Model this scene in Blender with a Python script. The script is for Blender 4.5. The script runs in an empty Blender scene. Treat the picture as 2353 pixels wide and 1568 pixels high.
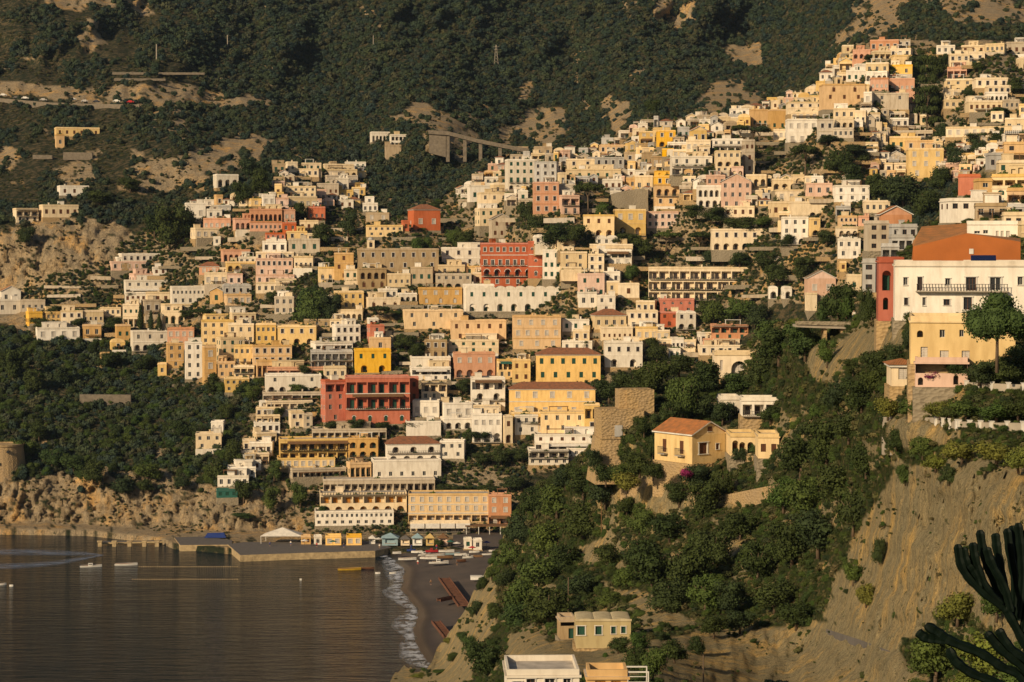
import bpy, math, random
import numpy as np
from mathutils import Vector, Matrix
R = math.radians
rnd = random.Random(7)
SC = bpy.context.scene
COL = SC.collection
# ---------------------------------------------------------------- camera, light, exposure
F = 5096.0; CX, CY = 1176.5, 784.0; CAMH = 110.0; HORIZ = 555.0
TILT = math.atan((CY - HORIZ) / F)
cd = bpy.data.cameras.new('camera'); cam = bpy.data.objects.new('camera', cd); COL.objects.link(cam)
cam.location = (0, 0, CAMH); cam.rotation_euler = (math.pi / 2 - TILT, 0, 0)
cd.sensor_width = 36; cd.lens = 36 * F / 2353.0; cd.clip_start = 0.5; cd.clip_end = 12000
SC.camera = cam
SUN_EL, SUN_AZ = 24.0, 42.0            # degrees up; degrees to the left of straight behind the camera
w = bpy.data.worlds.new('World'); SC.world = w; w.use_nodes = True
nt = w.node_tree; sky = nt.nodes.new('ShaderNodeTexSky'); sky.sky_type = 'NISHITA'; sky.sun_disc = False
sky.sun_elevation = R(SUN_EL); sky.sun_rotation = R(180 + SUN_AZ); sky.air_density = 1.0
nt.links.new(sky.outputs[0], nt.nodes['Background'].inputs[0]); nt.nodes['Background'].inputs[1].default_value = 0.06
sd = bpy.data.lights.new('sun', 'SUN'); sd.energy = 5.0; sd.angle = R(0.5); sd.color = (1.0, 0.79, 0.53)
so = bpy.data.objects.new('sun', sd); COL.objects.link(so)
sv = Vector((-math.sin(R(SUN_AZ)) * math.cos(R(SUN_EL)), -math.cos(R(SUN_AZ)) * math.cos(R(SUN_EL)), math.sin(R(SUN_EL))))
so.rotation_euler = sv.to_track_quat('Z', 'Y').to_euler(); so.location = (0, 0, 400)
SC.view_settings.view_transform = 'Standard'; SC.view_settings.look = 'None'; SC.view_settings.exposure = 0.06
SC.cycles.max_bounces = 5; SC.cycles.diffuse_bounces = 2; SC.cycles.glossy_bounces = 2; SC.cycles.transparent_max_bounces = 6
# ---------------------------------------------------------------- picture units -> world (2353 x 1568 units across the photo)
ct, st_ = math.cos(TILT), math.sin(TILT)
def pt(px, py, Y):
    x = (px - CX) / F; u = -(py - CY) / F
    dy = ct + u * st_; dz = u * ct - st_
    return np.array([x * Y / dy, Y + 0 * x, CAMH + dz * Y / dy]) if np.ndim(x) == 0 else np.stack([x * Y / dy, Y + 0 * x, CAMH + dz * Y / dy], -1)
def y_at(py, z):
    u = -(py - CY) / F
    return (z - CAMH) * (ct + u * st_) / (u * ct - st_)
def vnoise(x, y, seed):
    xi = np.floor(x).astype(np.int64); yi = np.floor(y).astype(np.int64); xf = x - xi; yf = y - yi
    def h(a, b):
        n = (a * 374761393 + b * 668265263 + seed * 1442695041) & 0xffffffff
        n = ((n ^ (n >> 13)) * 1274126177) & 0xffffffff
        return ((n ^ (n >> 16)) & 0xffff) / 65535.0
    sx = xf * xf * (3 - 2 * xf); sy = yf * yf * (3 - 2 * yf)
    return (h(xi, yi) * (1 - sx) + h(xi + 1, yi) * sx) * (1 - sy) + (h(xi, yi + 1) * (1 - sx) + h(xi + 1, yi + 1) * sx) * sy
def fbm(x, y, seed, o=4):
    s = 0; a = .5
    for k in range(o):
        s = s + a * (vnoise(x * 2 ** k, y * 2 ** k, seed + k * 17) - .5) * 2; a *= .55
    return s
class RBF:
    def __init__(s, c):
        c = np.array(c, float); s.p = c[:, :2] / 400.0; s.v = np.log(c[:, 2]); n = len(c)
        A = np.zeros((n + 3, n + 3)); A[:n, :n] = s.k(s.p, s.p) + np.eye(n) * .002
        A[:n, n] = 1; A[:n, n + 1:] = s.p; A[n, :n] = 1; A[n + 1:, :n] = s.p.T
        s.w = np.linalg.solve(A, np.r_[s.v, 0, 0, 0]); s.n = n
    def k(s, a, b):
        r2 = ((a[:, None] - b[None]) ** 2).sum(-1) + 1e-12
        return .5 * r2 * np.log(r2)
    def __call__(s, px, py):
        q = np.stack([np.ravel(px), np.ravel(py)], -1) / 400.0; out = []
        for i in range(0, len(q), 20000):
            b = q[i:i + 20000]
            out.append(s.k(b, s.p) @ s.w[:s.n] + s.w[s.n] + b @ s.w[s.n + 1:])
        return np.exp(np.concatenate(out)).reshape(np.shape(px))
BACK = RBF([(-500,1240,830),(0,1208,850),(200,1212,845),(370,1228,832),(600,1235,822),(850,1240,818),(1150,1240,818),(1500,1240,810),(2000,1240,790),(2700,1240,760),
 (-500,1090,860),(0,1095,858),(250,1080,861),(500,1110,849),(700,1090,856),(900,1090,856),(1150,1090,856),(1500,1090,850),(2700,1090,800),
 (0,930,935),(300,930,940),(560,950,905),(800,950,890),(1100,950,892),(1400,950,885),(2000,950,850),(2700,950,800),
 (-500,780,1010),(0,780,1010),(300,790,1010),(560,800,955),(800,800,940),(1150,800,938),(1500,800,925),(2000,800,860),(2700,800,800),
 (0,680,1060),(300,660,1050),(600,650,1010),(900,650,985),(1200,650,985),(1600,650,965),(2000,650,890),(2700,650,820),
 (-500,510,1110),(0,510,1085),(200,490,1090),(430,500,1085),(700,520,1050),(930,520,1040),(1150,520,1025),(1500,500,1000),(1850,500,950),(2000,500,925),(2353,500,860),(2700,500,840),
 (0,400,1200),(400,440,1130),(400,340,1180),(650,400,1120),(850,400,1210),(1000,420,1190),(1160,430,1060),(1280,370,1090),(1500,380,1050),(1750,380,1010),(2000,380,970),(2353,380,900),
 (0,230,1360),(250,240,1350),(500,250,1370),(740,300,1330),(900,310,1270),(1060,310,1290),(1200,330,1300),(1350,300,1300),(1500,300,1100),(1650,290,1090),(1870,260,1050),(2100,260,1020),(2353,250,970),
 (1000,215,1400),(1300,200,1480),(1600,200,1430),(1800,200,1400),(1870,150,1380),(1980,130,1100),(2100,120,1090),(2300,120,1040),
 (0,0,1600),(400,0,1650),(800,0,1750),(1200,0,1800),(1600,0,1750),(1900,0,1600),(2000,20,1350),(2353,0,1300),(2700,0,1250),(-500,0,1500),
 (-500,-600,2050),(600,-600,2150),(1200,-600,2250),(2000,-600,2150),(2700,-600,2000),(-500,-2300,3000),(1200,-2300,3100),(2700,-2300,3000),(600,-1500,2700),(1800,-1500,2700)])
FRONT = RBF([(905,1545,572),(985,1530,572),(1000,1510,592),(1070,1400,565),(1125,1310,560),(1170,1200,535),(1220,1120,515),(1300,1065,480),(1370,1070,445),(1440,1070,432),(1440,960,440),
 (1600,1075,412),(1700,1130,395),(1500,1250,405),(1300,1250,470),(1200,1350,480),(1150,1450,430),(1050,1560,470),(1150,1568,330),(1370,1495,300),(1250,1500,305),(1250,1640,200),(1450,1568,215),
 (1600,1350,335),(1600,1500,285),(1800,1300,325),(1800,1520,285),(2000,1520,246),(2353,1568,186),(2353,1300,198),(2353,1090,206),(2050,1090,262),(2050,1300,253),(2200,1250,222),(2200,990,236),(2353,985,226),
 (2030,970,262),(2353,900,240),(2100,900,264),(2250,780,268),(2060,745,290),(1830,775,405),(1850,900,385),(1650,985,430),(1750,965,420),(1560,880,475),(1700,850,480),(1740,745,500),(1900,730,410),(1960,740,380),
 (2015,640,400),(2050,570,500),(2353,480,470),(2200,450,560),(2353,335,640),(2700,330,600),(2700,480,480),(2700,740,300),(2700,1000,200),(2700,1500,165),(1300,1900,150),(2000,1900,190),(2700,1900,140),(1000,1800,330),(1700,1700,210)])
def ftop(px):
    return np.interp(px, [880,905,985,1000,1030,1070,1100,1125,1145,1170,1220,1300,1370,1400,1430,1500,1560,1640,1725,1760,1830,1950,2010,2025,2060,2110,2160,2200,2260,2353,2760],
                     [1600,1546,1530,1508,1450,1395,1345,1300,1255,1190,1125,1070,1010,960,935,890,868,850,790,752,745,735,700,640,590,548,495,445,385,335,300])
def depth(px, py, layer='b'):
    if layer == 'f': return float(FRONT(np.array([px]), np.array([py]))[0])
    a = np.array([px, px - 6, px + 6]); b = np.array([py, py - 3, py - 3]) * 1.0
    return float(back_depth(a, b, rockmask(a, b, ROCKS, 5), inpoly(a, b, TOWN).astype(float)).min())
def inpoly(px, py, poly):
    c = np.zeros(np.shape(px), bool); n = len(poly)
    for i in range(n):
        x1, y1 = poly[i]; x2, y2 = poly[(i + 1) % n]
        t = ((y1 > py) != (y2 > py)) & (px < (x2 - x1) * (py - y1) / ((y2 - y1) or 1e-9) + x1); c ^= t
    return c
TOWN = [(640,385),(840,385),(872,490),(930,500),(1060,430),(1160,365),(1380,335),(1460,285),(1680,260),(1870,200),(1960,100),(2100,95),(2353,95),(2420,330),(2170,420),(2000,440),(2040,500),(2000,700),(1740,700),(1620,850),(1390,850),(1390,1000),(1370,1060),(1220,1090),(1180,1240),(720,1240),(640,1095),(510,1110),(570,960),(600,885),(380,880),(360,800),(80,780),(-40,740),(-40,670),(260,600),(260,575),(430,470),(640,440)]
ROCKS = [[(-60,560),(40,520),(120,490),(200,500),(280,505),(335,540),(300,590),(262,640),(160,680),(60,690),(-60,680)],
 [(290,400),(340,360),(430,340),(520,320),(600,310),(630,330),(590,390),(480,410),(430,435),(320,445),(270,430)],
 [(-60,1085),(100,1100),(240,1075),(330,1085),(430,1100),(520,1130),(640,1120),(730,1160),(740,1235),(520,1255),(370,1245),(0,1230),(-60,1225)],
 [(905,275),(960,225),(1000,235),(1050,270),(1100,310),(1080,370),(985,365),(985,300),(930,280)],
 [(1580,250),(1650,180),(1700,190),(1750,210),(1730,250),(1620,270)],
 [(1930,-40),(2090,-40),(2070,50),(2000,90),(1900,110),(1960,50)],
 [(1480,-40),(1560,-40),(1540,30),(1490,40)],[(1530,35),(1590,10),(1600,50),(1550,65)],
 [(110,-40),(345,-40),(345,28),(300,30),(280,5),(180,24),(120,10)],
 [(1180,290),(1230,240),(1290,250),(1310,300),(1260,330),(1200,320)],[(1400,220),(1440,225),(1460,280),(1380,280)],
 [(1390,310),(1400,270),(1450,290),(1420,330)],[(1660,110),(1740,95),(1760,140),(1680,145)],[(170,90),(220,60),(250,105),(190,120)],
 [(0,190),(80,200),(200,205),(420,200),(600,230),(650,240),(420,250),(200,235),(0,225)],[(120,385),(200,375),(230,410),(150,425)],[(0,330),(60,350),(20,400),(-20,380)],[(1140,300),(1180,290),(1200,340),(1150,335)],
 [(1190,190),(1220,190),(1225,230),(1195,225)],[(2100,-10),(2250,-30),(2353,10),(2353,60),(2200,50)]]
FROCKS = [[(2060,1065),(2353,1060),(2760,1060),(2760,1500),(2353,1500),(2200,1380),(2060,1500),(1880,1420),(1960,1250)],
 [(1560,1480),(1700,1440),(1900,1430),(2080,1510),(2150,1620),(1700,1800),(1500,1700)],
 [(880,1500),(1040,1350),(1130,1290),(1150,1400),(1110,1480),(1060,1620),(880,1620)],
 [(1420,1110),(1560,1100),(1690,1110),(1700,1160),(1480,1185),(1420,1150)],
 [(1170,1465),(1480,1470),(1640,1450),(1560,1560),(1170,1540)],
 [(1330,1250),(1400,1230),(1450,1260),(1440,1310),(1330,1300)],
 [(1380,1345),(1460,1350),(1560,1400),(1620,1430),(1500,1440),(1440,1380)],[(1640,1230),(1720,1250),(1700,1290),(1610,1260)],[(1850,790),(2060,750),(2070,800),(1960,830),(1890,880),(1850,860)],[(2030,965),(2170,970),(2180,1030),(2050,1030)]]
def rockmask(px, py, polys, seed):
    jx = px + fbm(px / 60, py / 60, seed, 4) * 28; jy = py + fbm(px / 60, py / 60, seed + 50, 4) * 22
    m = np.zeros(np.shape(px))
    for p in polys: m = np.maximum(m, inpoly(jx, jy, p).astype(float))
    return m * (fbm(px / 17, py / 13, seed + 90, 4) > (-.36 if seed == 5 else -.62))
# ---------------------------------------------------------------- materials
MATS = {}
def rgb(c): return (c[0], c[1], c[2], 1)
def newmat(name):
    m = bpy.data.materials.new(name); m.use_nodes = True; MATS[name] = m
    return m, m.node_tree.nodes, m.node_tree.links, m.node_tree.nodes['Principled BSDF']
def noise_node(N, L, scale, detail=4, vec=None, sc3=None, rough=.6):
    n = N.new('ShaderNodeTexNoise'); n.inputs['Scale'].default_value = scale; n.inputs['Detail'].default_value = detail; n.inputs['Roughness'].default_value = rough
    if sc3:
        mp = N.new('ShaderNodeMapping'); mp.inputs['Scale'].default_value = sc3
        L.new(vec, mp.inputs['Vector']); L.new(mp.outputs[0], n.inputs['Vector'])
    elif vec is not None: L.new(vec, n.inputs['Vector'])
    return n
def ramp(N, L, src, stops, inter='LINEAR'):
    r = N.new('ShaderNodeValToRGB'); r.color_ramp.interpolation = inter; e = r.color_ramp.elements
    while len(e) < len(stops): e.new(.5)
    for k, (p, c) in enumerate(stops): e[k].position = p; e[k].color = rgb(c) if not isinstance(c, (int, float)) else (c, c, c, 1)
    L.new(src, r.inputs[0]); return r
def mix(N, L, fac, a, b, mode='MIX'):
    m = N.new('ShaderNodeMix'); m.data_type = 'RGBA'; m.blend_type = mode
    for k, v in (('Factor', fac),): 
        (L.new(v, m.inputs[0]) if not isinstance(v, (int, float)) else setattr(m.inputs[0], 'default_value', v))
    for idx, v in ((6, a), (7, b)):
        if isinstance(v, tuple): m.inputs[idx].default_value = rgb(v)
        else: L.new(v, m.inputs[idx])
    return m.outputs[2]
def bump(N, L, P, src, strength, dist):
    b = N.new('ShaderNodeBump'); b.inputs['Strength'].default_value = strength; b.inputs['Distance'].default_value = dist
    L.new(src, b.inputs['Height']); L.new(b.outputs[0], P.inputs['Normal'])
def stucco(name, c, dirt=.5):
    m, N, L, P = newmat(name); tc = N.new('ShaderNodeTexCoord'); oi = N.new('ShaderNodeObjectInfo')
    geo = N.new('ShaderNodeNewGeometry')
    n1 = noise_node(N, L, 1.0, 5, geo.outputs['Position'], (.9, .9, .22)); n2 = noise_node(N, L, .28, 3, geo.outputs['Position'])
    dark = tuple(v * f for v, f in zip(c, (.62, .56, .5))); pale = tuple(min(.85, v * 1.08 + .02) for v in c)
    base = mix(N, L, ramp(N, L, n2.outputs[0], [(.3, 0), (.7, 1)]).outputs[0], c, pale)
    f = ramp(N, L, n1.outputs[0], [(.44, 0), (.72, dirt)]).outputs[0]
    base = mix(N, L, f, base, dark)
    hs = N.new('ShaderNodeHueSaturation'); L.new(base, hs.inputs['Color'])
    mr = N.new('ShaderNodeMapRange'); mr.inputs[3].default_value = .84; mr.inputs[4].default_value = 1.08; L.new(oi.outputs['Random'], mr.inputs[0]); L.new(mr.outputs[0], hs.inputs['Value'])
    mr2 = N.new('ShaderNodeMapRange'); mr2.inputs[3].default_value = 1.12; mr2.inputs[4].default_value = .85; L.new(oi.outputs['Random'], mr2.inputs[0]); L.new(mr2.outputs[0], hs.inputs['Saturation'])
    L.new(hs.outputs[0], P.inputs['Base Color']); P.inputs['Roughness'].default_value = .9; P.inputs['Specular IOR Level'].default_value = .15
    bump(N, L, P, n1.outputs[0], .3, .08); return m
WALLC = {'W': ('white', (.69, .62, .50)), 'C': ('cream', (.66, .52, .32)), 'I': ('beige', (.47, .39, .28)), 'Y': ('yellow', (.68, .47, .19)), 'O': ('ochre', (.57, .36, .15)), 'P': ('pink', (.60, .40, .29)), 'Z': ('pale yellow', (.68, .50, .25)), 'X': ('peach', (.66, .46, .23)), 'Q': ('golden', (.72, .45, .12)), 'K': ('brick red', (.32, .075, .035)), 'L': ('olive ochre', (.42, .34, .18)),
         'S': ('salmon', (.54, .28, .16)), 'R': ('red', (.46, .135, .07)), 'T': ('terracotta', (.48, .13, .05)), 'B': ('stone', (.36, .26, .14)), 'G': ('grey', (.40, .38, .34)), 'V': ('gold', (.80, .45, .06))}
for k, (nm, c) in WALLC.items(): stucco('wall_' + k, c, .7 if k in 'BIG' else .55)
def masonry(name, a, b, sc=1.6):
    m, N, L, P = newmat(name); geo = N.new('ShaderNodeNewGeometry')
    v = N.new('ShaderNodeTexVoronoi'); v.inputs['Scale'].default_value = sc
    mp = N.new('ShaderNodeMapping'); mp.inputs['Scale'].default_value = (1, 1, 1.7); L.new(geo.outputs['Position'], mp.inputs[0]); L.new(mp.outputs[0], v.inputs['Vector'])
    n = noise_node(N, L, .25, 6, geo.outputs['Position'], (1, 1, .5))
    base = mix(N, L, ramp(N, L, n.outputs[0], [(.3, 0), (.7, 1)]).outputs[0], a, b)
    base = mix(N, L, .28, base, mix(N, L, v.outputs['Color'], tuple(x * .6 for x in a), tuple(min(1, x * 1.2) for x in b)))
    L.new(base, P.inputs['Base Color']); P.inputs['Roughness'].default_value = .95; P.inputs['Specular IOR Level'].default_value = .1
    bump(N, L, P, v.outputs['Distance'], .8, .25); return m
masonry('masonry', (.42, .28, .12), (.30, .22, .13)); masonry('grey_masonry', (.30, .25, .17), (.22, .18, .12))
def plain(name, c, rough=.8, spec=.2, var=.25, scale=.8, metal=0):
    m, N, L, P = newmat(name); geo = N.new('ShaderNodeNewGeometry'); n = noise_node(N, L, scale, 4, geo.outputs['Position'])
    L.new(mix(N, L, ramp(N, L, n.outputs[0], [(.35, 0), (.7, 1)]).outputs[0], c, tuple(v * (1 - var) for v in c)), P.inputs['Base Color'])
    P.inputs['Roughness'].default_value = rough; P.inputs['Specular IOR Level'].default_value = spec; P.inputs['Metallic'].default_value = metal; return m
plain('glass', (.022, .024, .026), .25, .5); plain('frame_white', (.62, .58, .5)); plain('shutter_green', (.02, .07, .045)); plain('shutter_brown', (.11, .045, .02)); plain('shutter_pale', (.52, .46, .38))
plain('iron', (.05, .045, .04), .6); plain('wood', (.17, .09, .04)); plain('concrete', (.34, .29, .22)); plain('slab_grey', (.13, .115, .10)); plain('quay_side', (.46, .34, .18), var=.5)
plain('cloth_white', (.66, .60, .50)); plain('cloth_red', (.45, .03, .03)); plain('cloth_blue', (.02, .04, .16)); plain('cloth_green', (.03, .12, .09)); plain('orange_door', (.55, .22, .02)); plain('hut_blue', (.26, .36, .38)); plain('hut_yellow', (.55, .38, .14))
plain('boat_white', (.72, .68, .6), .4, .4); plain('boat_yellow', (.55, .33, .03), .5); plain('rust', (.16, .07, .04), var=.5); plain('skin', (.45, .27, .18)); plain('solar', (.01, .015, .05), .15, .6); plain('bark', (.13, .09, .055)); plain('dark_stone', (.19, .155, .11), var=.4); plain('asphalt', (.05, .05, .05)); plain('flower', (.25, .02, .10)); plain('car_dark', (.03, .03, .035), .3, .5)
def tiles(name, c):
    m, N, L, P = newmat(name); geo = N.new('ShaderNodeNewGeometry'); n = noise_node(N, L, .9, 6, geo.outputs['Position']); oi = N.new('ShaderNodeTexCoord')
    wv = N.new('ShaderNodeTexWave'); wv.inputs['Scale'].default_value = 1.6; wv.inputs['Distortion'].default_value = .6; L.new(oi.outputs['Object'], wv.inputs['Vector'])
    L.new(mix(N, L, ramp(N, L, n.outputs[0], [(.3, 0), (.7, 1)]).outputs[0], c, (c[0] * .45, c[1] * .6, c[2] * .8)), P.inputs['Base Color'])
    P.inputs['Roughness'].default_value = .9; bump(N, L, P, wv.outputs[0], .7, .1)
tiles('roof_tile', (.36, .13, .05)); tiles('roof_orange', (.50, .17, .04)); tiles('roof_moss', (.50, .19, .045)); tiles('roof_old', (.30, .19, .10)); plain('roof_flat', (.48, .42, .34), var=.4); plain('burnt_orange', (.40, .125, .03), var=.22, scale=.25)
def foliage(name, cols, rough=.75):
    m, N, L, P = newmat(name); oi = N.new('ShaderNodeObjectInfo'); geo = N.new('ShaderNodeNewGeometry')
    n = noise_node(N, L, .35, 3, geo.outputs['Position'])
    r = ramp(N, L, oi.outputs['Random'], [(i / (len(cols) - 1), c) for i, c in enumerate(cols)])
    k = ramp(N, L, n.outputs[0], [(.3, (.65, .65, .7)), (.7, (1.3, 1.25, 1.1))])
    L.new(mix(N, L, 1.0, r.outputs[0], k.outputs[0], 'MULTIPLY'), P.inputs['Base Color'])
    P.inputs['Roughness'].default_value = rough; P.inputs['Specular IOR Level'].default_value = .12; return m
foliage('leaf_forest', [(.026, .044, .028), (.046, .062, .028), (.022, .040, .036), (.066, .066, .032), (.034, .052, .026), (.018, .034, .030)])
foliage('leaf_dark', [(.026, .042, .012), (.042, .056, .014), (.028, .044, .018)]); foliage('leaf_mid', [(.045, .080, .018), (.065, .090, .020), (.038, .066, .020)])
foliage('leaf_light', [(.10, .125, .022), (.12, .12, .025)]); foliage('leaf_dry', [(.13, .10, .04), (.10, .085, .035)])
foliage('leaf_scrub', [(.04, .055, .02), (.08, .075, .03), (.05, .065, .02), (.11, .09, .04), (.035, .05, .022)]); foliage('leaf_magenta', [(.20, .02, .09), (.16, .02, .06)])
def ground(name, soilA, soilB, green, rockA, rockB, rockC, streak=.25, nb=1.0, gmin=.42):
    m, N, L, P = newmat(name); geo = N.new('ShaderNodeNewGeometry'); pos = geo.outputs['Position']
    at = N.new('ShaderNodeAttribute'); at.attribute_name = 'rock'
    n1 = noise_node(N, L, .05 * nb, 6, pos); n2 = noise_node(N, L, .30 * nb, 8, pos, rough=.7); n3 = noise_node(N, L, .13 * nb, 8, pos, (1, 1, streak), .72); n4 = noise_node(N, L, .75 * nb, 8, pos, (1, 1, .55), .75); n5 = noise_node(N, L, .045 * nb, 5, pos)
    n6 = noise_node(N, L, .45 * nb, 7, pos, (1.3, 1, .8), .7)
    vo = N.new('ShaderNodeTexVoronoi'); vo.feature = 'DISTANCE_TO_EDGE'; vo.inputs['Scale'].default_value = .22 * nb
    mp = N.new('ShaderNodeMapping'); mp.inputs['Scale'].default_value = (1, 1, .45); L.new(pos, mp.inputs[0])
    ds = N.new('ShaderNodeMix'); ds.data_type = 'RGBA'; ds.inputs[0].default_value = .12; L.new(mp.outputs[0], ds.inputs[6]); 
    sc = N.new('ShaderNodeVectorMath'); sc.operation = 'MULTIPLY_ADD'; L.new(n4.outputs['Color'], sc.inputs[0]); sc.inputs[1].default_value = (5 / nb,) * 3; L.new(mp.outputs[0], sc.inputs[2]); L.new(sc.outputs[0], vo.inputs['Vector'])
    soil = mix(N, L, ramp(N, L, n1.outputs[0], [(.4, 0), (.62, 1)]).outputs[0], soilA, soilB)
    soil = mix(N, L, ramp(N, L, n2.outputs[0], [(gmin, 0), (gmin + .1, 1)]).outputs[0], soil, green)
    rock = mix(N, L, ramp(N, L, n3.outputs[0], [(.40, 0), (.56, 1)]).outputs[0], rockA, rockB)
    rock = mix(N, L, ramp(N, L, n5.outputs[0], [(.43, 0), (.54, .8)]).outputs[0], rock, rockB)
    rock = mix(N, L, ramp(N, L, n4.outputs[0], [(.53, 0), (.64, .8)]).outputs[0], rock, rockC)
    rock = mix(N, L, ramp(N, L, vo.outputs['Distance'], [(0, .55), (.07, 0)]).outputs[0], rock, tuple(v * .5 for v in rockC))
    rock = mix(N, L, ramp(N, L, n6.outputs[0], [(.60, 0), (.64, .8)]).outputs[0], rock, green)
    n7 = noise_node(N, L, 2.2 * nb, 6, pos, (1, 1, .7), .75)
    al = mix(N, L, 1.0, mix(N, L, at.outputs['Fac'], soil, rock), ramp(N, L, n7.outputs[0], [(.36, (.55, .55, .56)), (.64, (1.3, 1.28, 1.22))]).outputs[0], 'MULTIPLY')
    L.new(al, P.inputs['Base Color'])
    P.inputs['Roughness'].default_value = .95; P.inputs['Specular IOR Level'].default_value = .08
    ad = N.new('ShaderNodeMath'); ad.operation = 'ADD'; L.new(n7.outputs[0], ad.inputs[0]); L.new(n4.outputs[0], ad.inputs[1])
    bump(N, L, P, ad.outputs[0], .8, 1.8 / nb)
ground('hill_ground', (.17, .13, .07), (.10, .08, .045), (.032, .04, .02), (.68, .41, .15), (.42, .33, .21), (.17, .135, .085))
ground('cliff_ground', (.13, .10, .045), (.075, .065, .03), (.038, .05, .014), (.62, .41, .15), (.31, .26, .15), (.17, .14, .08), .09, 2.6, .40)
def sand():
    m, N, L, P = newmat('beach_sand'); geo = N.new('ShaderNodeNewGeometry'); n = noise_node(N, L, .08, 6, geo.outputs['Position']); n2 = noise_node(N, L, 3, 3, geo.outputs['Position'])
    L.new(mix(N, L, ramp(N, L, n.outputs[0], [(.35, 0), (.65, 1)]).outputs[0], (.046, .034, .027), (.085, .062, .045)), P.inputs['Base Color']); P.inputs['Roughness'].default_value = .9
    at = N.new('ShaderNodeAttribute'); at.attribute_name = 'wet'; L.new(mix(N, L, at.outputs['Fac'], P.inputs['Base Color'].links[0].from_socket, (.022, .018, .017)), P.inputs['Base Color']); L.new(ramp(N, L, at.outputs['Fac'], [(0, .9), (1, .3)]).outputs[0], P.inputs['Roughness'])
    n2 = noise_node(N, L, 3, 3, geo.outputs['Position']); bump(N, L, P, n2.outputs[0], .4, .1)
sand()
def watermat():
    m, N, L, P = newmat('sea_water'); geo = N.new('ShaderNodeNewGeometry'); pos = geo.outputs['Position']
    P.inputs['Base Color'].default_value = (.005, .013, .020, 1); P.inputs['Roughness'].default_value = .09; P.inputs['IOR'].default_value = 1.14
    P.inputs['Specular IOR Level'].default_value = .36
    a = noise_node(N, L, .40, 4, pos, (.22, .9, 1)); b = noise_node(N, L, 1.1, 3, pos, (.4, 1.2, 1)); c = noise_node(N, L, .02, 2, pos, (.7, 1.5, 1))
    s = N.new('ShaderNodeMath'); s.operation = 'MULTIPLY_ADD'; L.new(b.outputs[0], s.inputs[0]); s.inputs[1].default_value = .22; L.new(a.outputs[0], s.inputs[2])
    s2 = N.new('ShaderNodeMath'); s2.operation = 'MULTIPLY_ADD'; L.new(c.outputs[0], s2.inputs[0]); s2.inputs[1].default_value = 1.5; L.new(s.outputs[0], s2.inputs[2])
    bump(N, L, P, s2.outputs[0], 1.0, .42)
watermat()
def foammat():
    m, N, L, P = newmat('surf_foam'); geo = N.new('ShaderNodeNewGeometry'); n = noise_node(N, L, .3, 7, geo.outputs['Position'], (1, .8, 1), .7); at = N.new('ShaderNodeAttribute'); at.attribute_name = 'edge'
    P.inputs['Base Color'].default_value = (.50, .52, .56, 1); P.inputs['Roughness'].default_value = .6
    ad = N.new('ShaderNodeMath'); ad.operation = 'MULTIPLY'; L.new(ramp(N, L, n.outputs[0], [(.44, 0), (.56, .85)]).outputs[0], ad.inputs[0]); L.new(at.outputs['Fac'], ad.inputs[1])
    L.new(ad.outputs[0], P.inputs['Alpha'])
foammat()
def wakemat():
    m, N, L, P = newmat('boat_wake'); P.inputs['Base Color'].default_value = (.20, .27, .40, 1); P.inputs['Roughness'].default_value = .35
    geo = N.new('ShaderNodeNewGeometry'); n = noise_node(N, L, .3, 5, geo.outputs['Position'], (.4, 1.6, 1)); at = N.new('ShaderNodeAttribute'); at.attribute_name = 'edge'
    ad = N.new('ShaderNodeMath'); ad.operation = 'MULTIPLY'; L.new(ramp(N, L, n.outputs[0], [(.35, .1), (.62, .6)]).outputs[0], ad.inputs[0]); L.new(at.outputs['Fac'], ad.inputs[1]); L.new(ad.outputs[0], P.inputs['Alpha'])
wakemat()
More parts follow.
